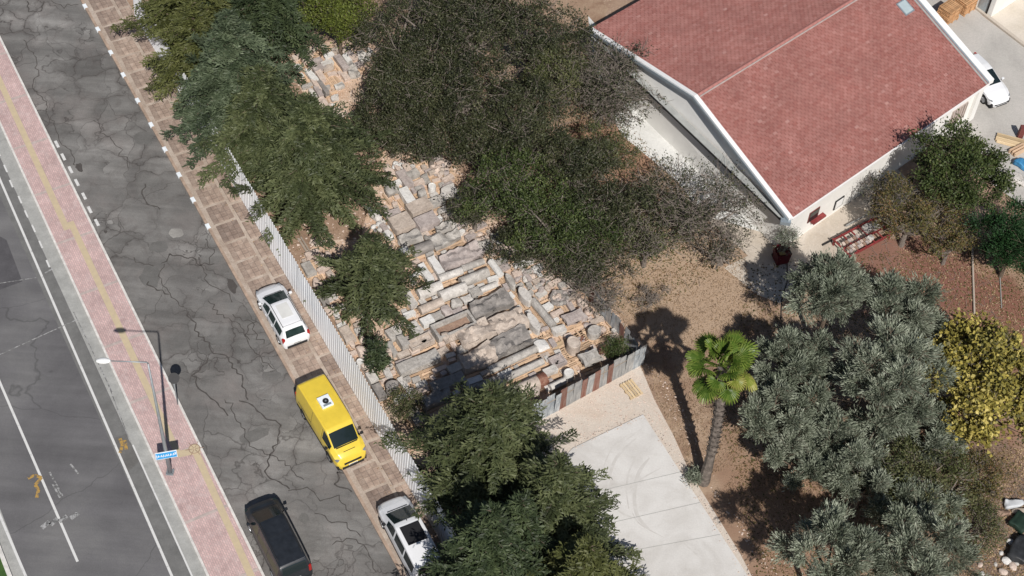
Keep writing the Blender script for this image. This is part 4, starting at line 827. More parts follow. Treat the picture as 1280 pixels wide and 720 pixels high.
for q in range(14000):
    if ng > 275: break
    poly = rg.choices((GP, GP2, GP3), (.62, .24, .14))[0]
    x, y = rg.uniform(min(p[0] for p in poly), max(p[0] for p in poly)), rg.uniform(min(p[1] for p in poly), max(p[1] for p in poly))
    if not inpoly(x, y, poly): continue
    p = P(x, y, .2); a = AX['a'] if rg.random() < .7 else AX['s']; a += rg.uniform(-.12, .12); big = q < 2500; hl, hw = (rg.uniform(.26, .48), rg.uniform(.14, .22)) if big else (rg.uniform(.13, .26), rg.uniform(.09, .15)); h = rg.uniform(.18, .4)
    if not clear(p.x, p.y, a, hl, hw): continue
    near = min((f for f in FOOT if f[5]), key=lambda f: (f[0]-p.x)**2+(f[1]-p.y)**2); FOOT.append((p.x, p.y, hl, hw, a, '')); o = link('stone_block', SM[q % 6], 'pink', None, (p.x, p.y, .012), a); o.scale = (2*hl, 2*hw, h); gm = rg.choice(GM); m_ = MT[gm]; sd_ = ('right of', 'left of', 'above', 'below')[(0 if p.x > near[0] else 1) if abs(p.x-near[0]) > abs(p.y-near[1]) else (2 if p.y > near[1] else 3)]; nl_ = short(near[5], 9)
    if rg.random() < .28: o.scale = (2*hl, .11, .13); m_ = MT['wood']; o.name = 'timber_offcut'; tag(o, 'timber offcut '+sd_+' the '+nl_, 'timber', 'timber offcuts between the stones')
    else: tag(o, 'small '+gm+(' long' if hl > .36 else ' square' if hl < hw*1.4 else '')+' block '+sd_+' the '+nl_, 'stone', 'small blocks packed between the larger stones')
    o.material_slots[0].link = 'OBJECT'; o.material_slots[0].material = m_; ng += 1
# open pallets seen between the stones
for x, y, a, L, Wd, nb, lab in ((672, 436, 'a', 2.0, 1.3, 11, 'orange slatted pallet carrying the bright white block'), (700, 452, 'a', 1.9, 1.5, 12, 'orange slatted pallet around the square brown slab'), (720, 434, 'g', 1.8, 1.5, 11, 'orange slatted pallet under the tall standing drum'),
        (742, 420, 'g', 1.9, 1.3, 10, 'orange slatted pallet under the round millstone'), (692, 385, 's', 1.4, 1.3, 8, 'orange slatted pallet below the stone ring'), (714, 406, 'g', 1.6, .9, 7, 'orange slatted pallet beside the purple grey capital'), (684, 471, 'a', 1.5, .8, 6, 'orange slatted pallet between the rusty stone and the fence'),
        (668, 418, 's', 1.1, .7, 6, 'slatted pallet below the rounded pedestal'), (552, 222, 'a', 1.6, 1.3, 9, 'slatted pallet under the rubble heap'), (413, 98, 's', 1.6, .6, 5, 'slatted orange pallet in the middle of the upper clearing')):
    p = P(x, y); pallet((p.x, p.y, .012), AX[a], L, Wd, lab, nb=nb, h=.11)
for x, y, a, n, L, sp, mt, lab in ((517, 225, 's', 4, 1.7, .13, 'wood', 'long yellowish planks between the mauve slab and the grey stone'), (602, 352, 'a', 6, 1.5, .15, 'wood', 'stack of orange beams between two rows of lids'), (604, 456, 'a', 3, 1.0, .2, 'wood', 'beams in the shade beside the rough slab'),
        (662, 470, 'a', 3, 2.4, .14, 'wood', 'long orange beams between the second shaft and the rusty stone'), (646, 456, 'a', 2, 2.8, .2, 'joint', 'pale flat boards between the two long shafts'), (533, 470, 'a', 4, 1.9, .2, 'wood', 'orange beams along the lower edge of the very long slab'), (505, 400, 'a', 2, 1.2, .16, 'wood', 'yellow beams under the right edge of the small conifer'),
        (684, 408, 's', 5, 1.5, .13, 'wood', 'planks laid beside the long banded column'), (424, 82, 's', 3, 1.9, .12, 'wood', 'long orange beams in the upper clearing'), (403, 66, 'a', 5, 1.1, .14, 'wood', 'orange beams at the top of the upper clearing'), (389, 126, 'a', 4, 1.0, .14, 'wood', 'orange beams at the lower part of the upper clearing'), (378, 78, 's', 4, .7, .12, 'wood', 'short orange beams at the left of the upper clearing'),
        (427, 152, 'a', 4, .9, .16, 'wood', 'orange beams south of the upper clearing'), (398, 342, 'f', 3, 1.3, .14, 'wood', 'orange beams right of the timbered grey slab behind the fence'), (391, 346, 'a', 4, .6, .11, 'wood', 'short orange beams below the timbered grey slab'), (480, 493, 'f', 2, 1.6, .2, 'wood', 'pair of brown beams beside the dark slab near the fence'), (504, 484, 'f', 2, 1.6, .2, 'wood', 'pair of brown beams right of the dark drum'),
        (519, 321, 'a', 3, 1.2, .15, 'wood', 'orange beams under the pointed grey lid'), (498, 252, 's', 3, 1.0, .15, 'wood', 'orange beams left of the upright white block'), (541, 246, 'a', 3, 1.3, .14, 'wood', 'beams below the small rounded white stone'), (625, 345, 's', 3, 1.4, .13, 'wood', 'beams between the timbered column and the stone post'), (510, 392, 's', 2, 1.4, .2, 'wood', 'brown beams beside the pale slab near the conifer'),
        (648, 378, 's', 3, 1.2, .14, 'wood', 'beams left of the bulky pale stone'), (455, 411, 'f', 3, 1.0, .14, 'wood', 'orange beams at the foot of the small conifer'), (731, 366, 's', 2, 1.1, .2, 'wood', 'beams beside the stone ring'), (702, 432, 'a', 4, 1.0, .12, 'wood_pale', 'pale planks between two open pallets'), (383, 312, 'f', 2, 2.0, .16, 'wood_grey', 'greyed boards lying behind the fence near the top conifer')):
    p = P(x, y); timbers((p.x, p.y, 0), AX[a], n, L, sp, lab, mt)
def heap(x, y, R_, n, label, mats, name='stone_heap', z=.02, ring=False, group='stone heaps', rr=(.09, .20)):
    p = P(x, y); t = empty(name, (p.x, p.y, 0), random.uniform(0, 3), label, 'heap', group); r_ = random.Random(x+y)
    for k in range(n):
        a = 2*PI*k/n*(1 if ring else 3.7); q = R_*(r_.uniform(.82, 1.0) if ring else math.sqrt(r_.uniform(0, 1))); s_ = r_.uniform(*rr)
        o = link('rock', ROCKS[r_.randrange(7)], None, t, (q*math.cos(a), q*math.sin(a), z+s_*.5+(0 if ring else max(0, (R_-q))*.35)), r_.uniform(0, 6)); o.scale = (s_, s_*r_.uniform(.7, 1.1), s_*r_.uniform(.7, 1.2))
        if not o.data.materials: o.data.materials.append(MT['beige'])
        o.material_slots[0].link = 'OBJECT'; o.material_slots[0].material = MT[mats[k % len(mats)]]
    return t
t = heap(552, 217, .48, 16, 'rubble heap in a rough ring on the slatted pallet', ['beige', 'pink', 'mauve'], z=.13)
t = heap(698, 376, .52, 15, 'round ring of grey stones with smaller stones inside', ['grey', 'darkst', 'mauve'], ring=True, z=.25); k = st_drum(1.05, 1.0, .4, 3, rim=.8, dip=-.12); link('basket', k, 'darkst', t, (0, 0, .02))
for j in range(8): o = link('rock', ROCKS[j % 7], 'pink', t, (random.uniform(-.25, .25), random.uniform(-.25, .25), .36), j); o.scale = (.13, .11, .09); o.material_slots[0].link = 'OBJECT'; o.material_slots[0].material = MT[('pink', 'mauve')[j % 2]]
heap(677, 358, .50, 22, 'grey rubble heap left of the stone ring', ['grey', 'mauve', 'beige']); heap(403, 327, .45, 13, 'heap of pale pink stones behind the fence', ['pink'], rr=(.16, .27)); heap(393, 304, .4, 10, 'pale rubble under the edge of the big conifer', ['pink', 'beige'])
heap(712, 360, .55, 24, 'pink rubble behind the stone ring', ['pink', 'beige']); heap(735, 402, .4, 16, 'brown rubble between the capital and the millstone', ['mauve', 'brown', 'pink']); heap(655, 345, .6, 22, 'mixed rubble at the foot of the dark trees', ['pink', 'mauve', 'pale'])
heap(640, 306, .5, 16, 'white and grey rubble under the dark crown', ['pale', 'grey', 'white']); heap(590, 297, .5, 18, 'pinkish rubble right of the mottled slab', ['pink', 'beige']); heap(575, 280, .5, 18, 'rubble along the shrub edge', ['pink', 'mauve']); heap(500, 210, .5, 16, 'pale rubble above the mauve slab', ['pink', 'white']); heap(620, 316, .4, 14, 'orange and pale rubble above the timbered column', ['pink', 'brown'])
heap(476, 284, .45, 14, 'white rubble beside the conifer edge', ['white', 'pale']); heap(726, 425, .25, 12, 'dark red rubble on the pallet between the drum and the millstone', ['rust', 'mauve'], rr=(.06, .12)); heap(775, 440, .4, 12, 'pink rubble at the fence corner', ['pink']); heap(412, 137, .4, 12, 'cream rubble at the lower end of the upper clearing', ['pink', 'white']); heap(433, 66, .4, 14, 'pale rubble below the bright green shrub', ['pink', 'beige'])
# single pallets: on the gravel, and the tall stacks at the top right
p = P(789, 488); pallet((p.x, p.y, .022), AX['s']+.03, 1.15, .85, 'lone pale wooden pallet lying on the pink gravel', 'wood_pale', 5)
for j, (x, y, n) in enumerate(((1183, 24, 9), (1204, 12, 8), (1188, -6, 10))):
    q = P(x, y)
    for k in range(n): pallet((q.x+random.uniform(-.03, .03), q.y+random.uniform(-.03, .03), .03+k*.13), math.atan2(ud.y, ud.x)+random.uniform(-.03, .03), 1.25, 1.05, ('topmost', 'second from the top', 'third from the top', 'fourth from the top', 'fifth from the top', 'sixth from the top', 'seventh from the top', 'eighth from the top', 'ninth from the top', 'lowest')[n-1-k]+(' wooden pallet of the front stack beside the red roof', ' wooden pallet of the stack nearest the white cabin', ' wooden pallet of the rear stack at the top edge')[j], 'wood_crate', 8, group=('pallets of the front stack', 'pallets of the cabin side stack', 'pallets of the rear stack')[j])
# ------------------------------------------------------------------ fences
def ribbed(wd, h, pitch, dep, trap=True, lean=0):
    mb = MB(); n = int(round(wd/pitch)); xs = []
    for k in range(n):
        x = k*pitch
        xs += [(x, 0), (x+pitch*.10, 0), (x+pitch*.20, dep), (x+pitch*.90, dep)] if trap else [(x, 0), (x+pitch*.25, dep*.7), (x+pitch*.5, dep), (x+pitch*.75, dep*.7)]
    xs.append((n*pitch, 0)); vs = [(x, y, 0) for x, y in xs]+[(x, y, h) for x, y in xs]; m = len(xs)
    return mb.add(vs, [(i, i+1, m+i+1, m+i) for i in range(m-1)]).mesh('sheet')
fa, fb = st(P(170, 20))[0], st(P(575, 718))[0]+1.5; o0 = W(fa, L_fence(fa)); fang = math.atan2(*(lambda d: (d.y, d.x))(W(fb, L_fence(fb))-W(fa, L_fence(fa))))
fen = empty('sheet_fence', o0, fang, 'long white ribbed metal fence between the brown pavement and the stone depot', 'fence')
FL = (W(fb, L_fence(fb))-o0).length; shm = [ribbed(1.0, h, .25, -.038) for h in (2.66, 2.67, 2.65)]; k = 0
while k*1.003 < FL:
    o = link('sheet', shm[k % 3], 'white_sheet', fen, (k*1.003, (k % 2)*.003, .08)); o.rotation_euler = (R(-3.5)+random.uniform(-.006, .006), 0, 0); k += 1
for k in range(int(FL/2.5)):
    MB().box(-.03, .03, .22, .28, 0, 2.3).build('post', 'steel', fen, (k*2.5+.5, 0, 0))
for z in (.5, 1.9): MB().box(0, FL, .18, .21, z, z+.05).build('rail', 'steel', fen)
def rusty(a, b, label, pat, h=1.75, flip=1, name='sheet_fence'):
    A_ = P(*a); B_ = P(*b); d = B_-A_; t = empty(name, A_, math.atan2(d.y, d.x), label, 'fence'); L = d.length; x = 0; k = 0; ms = [ribbed(w_, h+dh, .09, -.02*flip, False) for w_, dh in ((.45, 0), (.54, .07), (.36, -.06), (.45, .1))]
    wl = (.45, .54, .36, .45)
    while x < L:
        mt = MT[pat[k % len(pat)]]; o = link('sheet', ms[k % 4], mt, t, (x, (k % 2)*.012, .02)); o.material_slots[0].link = 'OBJECT'; o.material_slots[0].material = mt; o.rotation_euler = (random.uniform(-.05, .03), random.uniform(-.012, .012), 0); x += wl[k % 4]; k += 1
    for q in range(int(L/2)+1): MB().box(-.03, .03, .03*flip, .09*flip, 0, h-.05).build('post', 'wood_grey', t, (q*2.0+.1, 0, 0))
    MB().box(0, L, .03*flip, .07*flip, h*.7, h*.7+.06).build('rail', 'wood_grey', t)
G, B_, Rr = 'sheet_grey', 'sheet_blue', 'sheet_rust'
rusty((640, 545), (799, 458), 'patchwork fence of grey and rust red corrugated sheets beside the gravel', [B_]*7+[Rr, G, G, Rr, G, Rr, G, Rr, G, G, G])
rusty((801, 457), (712, 345), 'old grey corrugated sheet fence under bare twigs, running uphill from the corner', [G, B_, G, G, Rr, G, B_], 1.5, -1)
# ------------------------------------------------------------------ street furniture
lp = P(213, 592); lh = 9.95; lamp = empty('street_lamp', lp, 0, 'tall grey street lamp with a white head and blue sign on the pink pavement', 'street lamp')
MB().tube([(0, 0, .12), (0, 0, 3), (0, 0, lh-.1)], [.115, .095, .045], 10).build('pole', 'steel', lamp, smooth=True); MB().box(-.2, .2, -.2, .2, .12, .16).build('base_plate', 'steel', lamp)
mb = MB()
for sx in (-.15, .15):
    for sy in (-.15, .15): mb.box(sx-.025, sx+.025, sy-.025, sy+.025, .16, .22)
o = mb.build('bolts', 'steel', lamp)
hd = P(130, 453, lh)-lp; hd.z = 0; hl = hd.length
hdir = hd.normalized(); arm_e = Vector((hdir.x*(hl-.3), hdir.y*(hl-.3), lh+.12)); MB().tube([(0, 0, lh-.12), (hdir.x*.05, hdir.y*.05, lh), arm_e], [.045, .04, .028], 8).build('arm', 'steel', lamp, smooth=True)
mb = MB(); n = 16; vs = []; prof = [(.0, -.06), (.8, -.05), (1, 0), (.85, .07), (.5, .11), (0.02, .12)]
for r_, z in prof:
    for j in range(n): a = 2*PI*j/n; vs.append((.40*r_*math.cos(a)*(1.0 if math.cos(a) < 0 else .9), .17*r_*math.sin(a), z))
mb.add(vs, [(i*n+j, i*n+(j+1) % n, (i+1)*n+(j+1) % n, (i+1)*n+j) for i in range(len(prof)-1) for j in range(n)]); mb.build('lamp_head', 'lamp_head', lamp, (hdir.x*hl, hdir.y*hl, lh+.12), math.atan2(hdir.y, hdir.x)+PI, True)
# blue sign on the pole, faces the camera side
sx = P(209.5, 564); sz = 1.98
a_ = R(17); sg = MB().box(-.56, .56, -.02, .02, -.30, .30).build('sign_panel', 'sign_white', lamp, (0.02, -.12, sz), a_); MB().box(-.53, .53, -.026, -.021, -.26, .26).build('sign_face', 'sign_blue', sg)
mb = MB(); rr = random.Random(2)
for x0 in (-.44, -.30, -.19, -.06, .05, .18, .32):
    mb.add([(x0, -.029, -.07+rr.uniform(0, .05)), (x0+.035, -.029, -.07), (x0+.09, -.029, .07), (x0+.055, -.029, .07)], [(0, 1, 2, 3)])
    mb.add([(x0+.05, -.0292, .02), (x0+.10, -.0292, -.05), (x0+.12, -.0292, -.03), (x0+.07, -.0292, .04)], [(0, 1, 2, 3)])
mb.box(-.50, -.46, -.0305, -.0265, -.08, .08); mb.box(.44, .50, -.0305, -.0265, -.02, .10); mb.v = [(x, y, z*1.7) for x, y, z in mb.v]; mb.build('sign_lettering', 'sign_white', sg)
MB().box(-.13, .13, -.10, .06, -.03, .03).build('bracket', 'steel', lamp, (0, 0, sz))
# round sign seen edge on
q = P(222.5, 507); sp = empty('round_sign', q, 0, 'short grey post with a round black disc at the kerb beside the street lamp', 'sign')
MB().tube([(0, 0, .0), (0, 0, 2.35)], .035, 8).build('post', 'steel', sp, smooth=True)
mb = MB(); an = R(18); mb.prism([(.30*math.cos(t), .30*math.sin(t)) for t in [2*PI*k/20 for k in range(20)]], -.012, .012)
dsk = mb.build('sign_disc', 'trim_black', sp, (0.05, .0, 2.55)); dsk.rotation_euler = (R(38), 0, R(25)); MB().box(-.12, .12, -.02, .06, -.12, .12).build('bracket', 'steel', sp, (0, 0, 2.2))
# ------------------------------------------------------------------ trees
def unit(a): return a/(np.linalg.norm(a, axis=-1, keepdims=True)+1e-9)
def conifer(px, py, h, r, label, mat, seed, dens=1.0, tilt=(0, 0), nb=None, t0=.06, lf=1.0):
    """px,py = photo position of the trunk base; feathery cypress built from branches, branchlets and scale sprays"""
    rs = np.random.RandomState(seed); base = P(px, py); t = empty('conifer', base, 0, label, 'tree', 'conifers along the white fence')
    h *= 1.08; top = np.array([tilt[0], tilt[1], h]); n = nb or int(7.2*h*r**.75*dens); C, A_, N_, L_, W_, T = [], [], [], [], [], []; limb = MB()
    for i in range(n):
        f = t0+(1-t0)*((i+rs.rand())/n)**.85; f = min(f, .985); az = i*2.39996+rs.uniform(-.3, .3); z = h*f
        lobe = 1+.18*math.sin(3*az+seed)+.12*math.sin(5*az+seed*2+f*6)
        ln = max(.35, r*1.08*(1-f)**.80*lobe*rs.uniform(.70, 1.12)*(.7+.3*min(1, f/.2))); d = np.array([math.cos(az), math.sin(az), 0]); sd = np.array([-d[1], d[0], 0])
        up0 = rs.uniform(.25, .75); dr = rs.uniform(.25, .65); o = top*f
        def pt(u): return o+d*ln*u+np.array([0, 0, 1])*ln*(up0*u-dr*u*u*.9)+sd*ln*.1*math.sin(u*3+i)
        if i % 3 == 0: limb.tube([pt(0), pt(.5), pt(.95)], [.05*ln/3+.012, .03, .008], 3, False)
        btint = rs.uniform(-.30, .24)
        for u in np.arange(.14, 1.04, .15/ln):
            for s_ in (-1, 1):
                p0 = pt(u); tw = (pt(min(1, u+.05))-p0); tw = tw/np.linalg.norm(tw); yaw = rs.uniform(.45, .85)
                bd = tw*math.cos(yaw)+sd*s_*math.sin(yaw)+np.array([0, 0, rs.uniform(-.12, .22)]); bd /= np.linalg.norm(bd); bl = (.26+.30*min(ln, 3)/3)*(1.15-.70*u)*rs.uniform(.7, 1.3)*1.6
                m = max(3, int(bl/.10)); q = (np.arange(m)+.5)/m
                cc = p0+bd*bl*q[:, None]+np.array([0, 0, -1])*(bl*.10*q*q)[:, None]; sg = np.where(np.arange(m) % 2, 1, -1)[:, None]*.55
                ax = unit(bd+np.cross(bd, [0, 0, 1.])*sg+np.array([0, 0, .05])*q[:, None]+rs.randn(m, 3)*.14)
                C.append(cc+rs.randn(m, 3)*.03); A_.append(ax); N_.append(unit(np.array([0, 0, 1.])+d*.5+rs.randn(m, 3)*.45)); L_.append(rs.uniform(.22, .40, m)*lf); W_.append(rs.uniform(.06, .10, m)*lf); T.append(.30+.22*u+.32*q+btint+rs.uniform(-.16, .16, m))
    # leader
    m = 60; q = rs.rand(m); C.append(top*(.93+.07*q[:, None])+rs.randn(m, 3)*.06); A_.append(unit(rs.randn(m, 3)*.5+[0, 0, 1])); N_.append(rs.randn(m, 3)); L_.append(np.full(m, .25)); W_.append(np.full(m, .07)); T.append(rs.uniform(.4, .9, m))
    V = diamonds(np.concatenate(C), np.concatenate(A_), np.concatenate(N_), np.concatenate(L_), np.concatenate(W_)); quads_obj('crown', V, MT[mat], t, np.concatenate(T))['kind'] = 'stuff'
    MB().tube([(0, 0, 0), tuple(top*.5), tuple(top*.95)], [.05*r+.04, .09, .02], 7).build('trunk', 'bark', t); limb.build('branches', 'bark', t)
    return t
def broad(px, py, zc, rx, ry, rz, label, mat, seed, lobes=20, twigs=15, leaves=46, ls=.15, asp=.55, sparse=0, bark='bark', cat='tree', name='tree', group=None, twig_out=1.0, outward=.3, lobe_r=.36, rot=0, ntw=.5, tw_r=.012, spread=.17, shell=.55):
    """px,py = photo position of the crown centre (height zc)"""
    rs = np.random.RandomState(seed); c = P(px, py, zc); base = Vector((c.x, c.y, 0)); t = empty(name, base, rot, label, cat, group)
    C, A_, N_, L_, W_, T = [], [], [], [], [], []; limb = MB(); tw = MB(); R_ = np.array([rx, ry, rz]); k = 0; tr = np.array([0, 0, max(.3, zc-rz*.85)])
    for i in range(lobes):
        # spread lobe directions evenly over the dome
        zz = 1-1.55*(i+.5)/lobes; az = i*2.39996+rs.uniform(-.4, .4); rr = math.sqrt(max(0, 1-zz*zz)); d = np.array([rr*math.cos(az), rr*math.sin(az), zz])
        q = shell+(1-shell)*rs.rand() if i % 5 else rs.uniform(.15, .5); q *= .86; lc = np.array([0, 0, zc])+d*R_*q*rs.uniform(.85, 1.1); lr = lobe_r*min(rx, ry)*rs.uniform(.75, 1.3)
        mid = tr*.5+lc*.5+np.array([0, 0, -.1*rz])+rs.randn(3)*.12*rx; limb.tube([tr*.9, mid, lc], [.045*rx+.01, .026*rx+.008, .014], 5, False)
        lt = rs.uniform(-.15, .15)
        for j in range(twigs):
            dv = rs.randn(3); dv[2] = abs(dv[2])*.9-.25; dv = unit(dv+d*.5); e = lc+dv*lr*np.array([1, 1, .8])*rs.uniform(.65, 1.12)*twig_out
            if rs.rand() < ntw: 
                q0 = lc+dv*lr*rs.uniform(.1, .5)+rs.randn(3)*.10*lr; q1 = (q0+e)/2+rs.randn(3)*.14*lr; e2 = e+rs.randn(3)*.16*lr; tw.tube([q0, q1, e2], [tw_r*1.4, tw_r, tw_r*.5], 3, False)
                e3 = q1+(e2-q1)*.8+rs.randn(3)*.25*lr; tw.tube([q1, e3], [tw_r*.8, tw_r*.45], 3, False)
            if rs.rand() < sparse: continue
            m = int(leaves*rs.uniform(.6, 1.4)); u = rs.uniform(.5, 1.08, m)[:, None]; cc = lc+(e-lc)*u+rs.randn(m, 3)*spread
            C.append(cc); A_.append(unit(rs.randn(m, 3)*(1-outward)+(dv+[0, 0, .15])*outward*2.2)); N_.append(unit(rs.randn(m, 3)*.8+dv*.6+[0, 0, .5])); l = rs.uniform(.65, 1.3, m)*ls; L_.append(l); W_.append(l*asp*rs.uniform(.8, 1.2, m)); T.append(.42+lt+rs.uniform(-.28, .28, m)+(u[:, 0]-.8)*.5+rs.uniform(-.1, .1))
    if C: quads_obj('crown', diamonds(np.concatenate(C), np.concatenate(A_), np.concatenate(N_), np.concatenate(L_), np.concatenate(W_)), MT[mat], t, np.concatenate(T))['kind'] = 'stuff'
    MB().tube([(0, 0, 0), tuple(tr*.5), tuple(tr)], [.05*rx+.05, .045*rx+.03, .045*rx+.02], 8).build('trunk', bark, t)
    limb.v += []; limb.build('branches', bark, t)
    if tw.v: tw.build('twigs', bark, t)['kind'] = 'stuff'
    return t
CF = [(392, 258, 8.4, 5.2, 'large green conifer over the fence, second in the row from the yellow van up', 'l_con', 1), (336, 208, 7.6, 4.1, 'green conifer between the bluish one and the large one', 'l_con', 15),
      (300, 168, 9.2, 4.6, 'bluish green conifer over the fence at the upper left', 'l_con_blue', 2), (246, 52, 8.4, 4.0, 'olive green conifer nearest the top left corner', 'l_con_olive', 3), (254, 112, 6.8, 3.9, 'olive conifer below the bluish tree beside the pavement', 'l_con_olive', 16),
      (338, 64, 9.2, 4.0, 'dark green conifer above the upper clearing at the top edge', 'l_con_dark', 4), (465, 384, 5.6, 3.3, 'small lone conifer between the white fence and the stone rows', 'l_con', 5),
      (606, 628, 9.6, 4.8, 'tall conifer shading the lower stone rows beside the concrete pad', 'l_con', 6), (682, 702, 8.8, 4.2, 'conifer leaning over the left edge of the concrete pad', 'l_con', 7),
      (716, 808, 9.2, 4.2, 'conifer cut by the bottom edge next to the concrete pad', 'l_con_olive', 8), (606, 772, 9.6, 4.2, 'dark conifer at the bottom edge beside the white van', 'l_con_dark', 9), (640, 740, 8.2, 3.6, 'lower dark conifer wedged between the four bottom conifers', 'l_con_dark', 10)]
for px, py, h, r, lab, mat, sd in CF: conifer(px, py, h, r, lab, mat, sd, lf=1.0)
conifer(472, 462, 2.2, .8, 'thin green sapling beside the small slab cluster', 'l_con_dark', 12, nb=40)
DK = 'dark broadleaf trees between the depot and the building'
BT = [(508, 98, 3.4, 2.3, 2.3, 1.9, 'dark tree at the left edge of the grove beside the upper clearing', 'l_dark', 201, 20), (540, 172, 2.6, 2.8, 2.4, 1.9, 'dark tree above the rubble heap', 'l_dark', 202, 18), (490, 162, 2.4, 2.7, 2.4, 1.9, 'dark tree between the big conifer and the rubble heap', 'l_dark', 203, 18), (615, 182, 2.6, 2.8, 2.4, 1.9, 'dark tree with grey twigs above the dark shrub', 'l_dark', 204, 18), (560, -10, 4.6, 3.6, 3.2, 2.4, 'dark tree cut by the top edge in the middle of the grove', 'l_dark', 205, 22), (515, 55, 4.0, 3.2, 3.2, 2.3, 'dark tree left in the broadleaf grove under the top edge', 'l_dark', 21, 26), (590, 30, 4.6, 3.8, 3.4, 2.4, 'dark tree at the top edge above the grove', 'l_dark', 22, 26), (672, 50, 4.2, 3.4, 3.2, 2.2, 'dark tree at the upper right of the grove beside the bare ground', 'l_dark', 23, 24),
      (510, 130, 2.8, 2.8, 2.6, 2.2, 'dark tree over the upper end of the stone rows', 'l_dark', 24, 22), (580, 115, 4.2, 3.4, 3.0, 2.2, 'dark tree in the middle of the grove with grey twigs', 'l_dark', 25, 24), (660, 150, 4.0, 3.2, 2.8, 2.0, 'dark tree in the grove left of the bare twigs', 'l_dark', 26, 20),
      (640, 240, 2.6, 3.0, 2.9, 2.1, 'green tree at the right edge of the stone rows', 'l_mid', 27, 22), (705, 285, 2.6, 3.2, 3.0, 2.1, 'rounder greener tree above the stone ring', 'l_mid', 28, 24), (772, 270, 2.6, 3.0, 2.6, 1.9, 'dull green tree with grey twigs above the dry grass', 'l_dark', 29, 20)]
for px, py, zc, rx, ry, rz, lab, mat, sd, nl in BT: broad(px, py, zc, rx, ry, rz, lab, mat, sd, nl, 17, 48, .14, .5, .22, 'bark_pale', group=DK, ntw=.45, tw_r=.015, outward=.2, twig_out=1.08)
broad(755, 110, 2.8, 3.6, 3.4, 1.9, 'nearly bare grey twiggy tree in front of the white gable wall', 'l_dark', 31, 32, 26, 16, .14, .5, .4, 'bark_pale', ntw=1, tw_r=.016, twig_out=1.25)
broad(866, 262, 2.6, 4.2, 3.2, 1.6, 'thin straggly tree with bare branches in front of the grey ledge', 'l_dark', 32, 30, 22, 16, .14, .5, .45, 'bark_pale', ntw=.7, tw_r=.016, twig_out=1.25)
broad(810, 300, 2.4, 2.2, 1.8, 1.3, 'low twiggy shrub at the upper edge of the dry grass', 'l_khaki', 33, 14, 22, 12, .13, .5, .4, 'bark_pale', ntw=1, tw_r=.014, twig_out=1.2, cat='shrub', name='shrub')
broad(752, 372, 1.4, 1.7, 1.6, .9, 'bare grey brush draped over the old metal fence', 'l_dark', 34, 10, 24, 5, .12, .5, .5, 'bark_pale', ntw=1, tw_r=.013, twig_out=1.3, cat='shrub', name='shrub')
broad(815, 372, .7, 1.1, 1.0, .6, 'bare grey bush in the palm shadow', 'l_dark', 35, 8, 22, 2, .12, .5, .7, 'bark_pale', ntw=1, tw_r=.012, twig_out=1.3, cat='shrub', name='shrub')
broad(735, 335, 1.8, 2.6, 2.0, 1.4, 'grey twigged dark shrub behind the stone ring', 'l_dark', 40, 18, 20, 30, .13, .5, .3, 'bark_pale', ntw=1, tw_r=.015, twig_out=1.15, cat='shrub', name='shrub')
broad(660, 305, 1.8, 2.2, 1.8, 1.4, 'dark shrub reaching over the grey rubble at the row ends', 'l_dark', 42, 15, 16, 44, .13, .5, .15, 'bark_pale', ntw=.8, cat='shrub', name='shrub')
broad(905, 312, 1.4, 2.2, 1.7, .9, 'thin grey scrub over the lower end of the white apron', 'l_dark', 44, 12, 18, 8, .12, .5, .5, 'bark_pale', ntw=1, tw_r=.013, twig_out=1.25, cat='shrub', name='shrub')
broad(595, 262, 2.0, 1.7, 1.6, 1.3, 'dark shrub spilling over the upper right stones', 'l_dark', 36, 12, 15, 46, .12, .5, .15, 'bark_pale', ntw=.7, cat='shrub', name='shrub')
broad(756, 190, 2.4, 2.3, 1.8, 1.5, 'olive brown shrub on bare soil beside the white apron', 'l_khaki', 37, 14, 15, 34, .13, .5, .25, 'bark_pale', ntw=.7, cat='shrub', name='shrub')
broad(720, 205, 3.0, 2.6, 2.2, 1.6, 'dark tree beside the patch of orange bare soil', 'l_dark', 38, 18, 16, 50, .14, .5, .1, 'bark_pale', ntw=.7, group=DK)
broad(700, 100, 3.2, 2.6, 2.4, 1.7, 'khaki tree in the grove beside the bare twigs', 'l_khaki', 39, 18, 16, 42, .14, .5, .15, 'bark_pale', ntw=.7, group=DK)
broad(424, 20, 3.6, 2.0, 2.1, 2.0, 'bright yellow green shrub at the top of the upper clearing', 'l_bright', 41, 20, 14, 60, .13, .6, 0, 'bark', lobe_r=.42)
OL = 'silvery olive trees on the right'
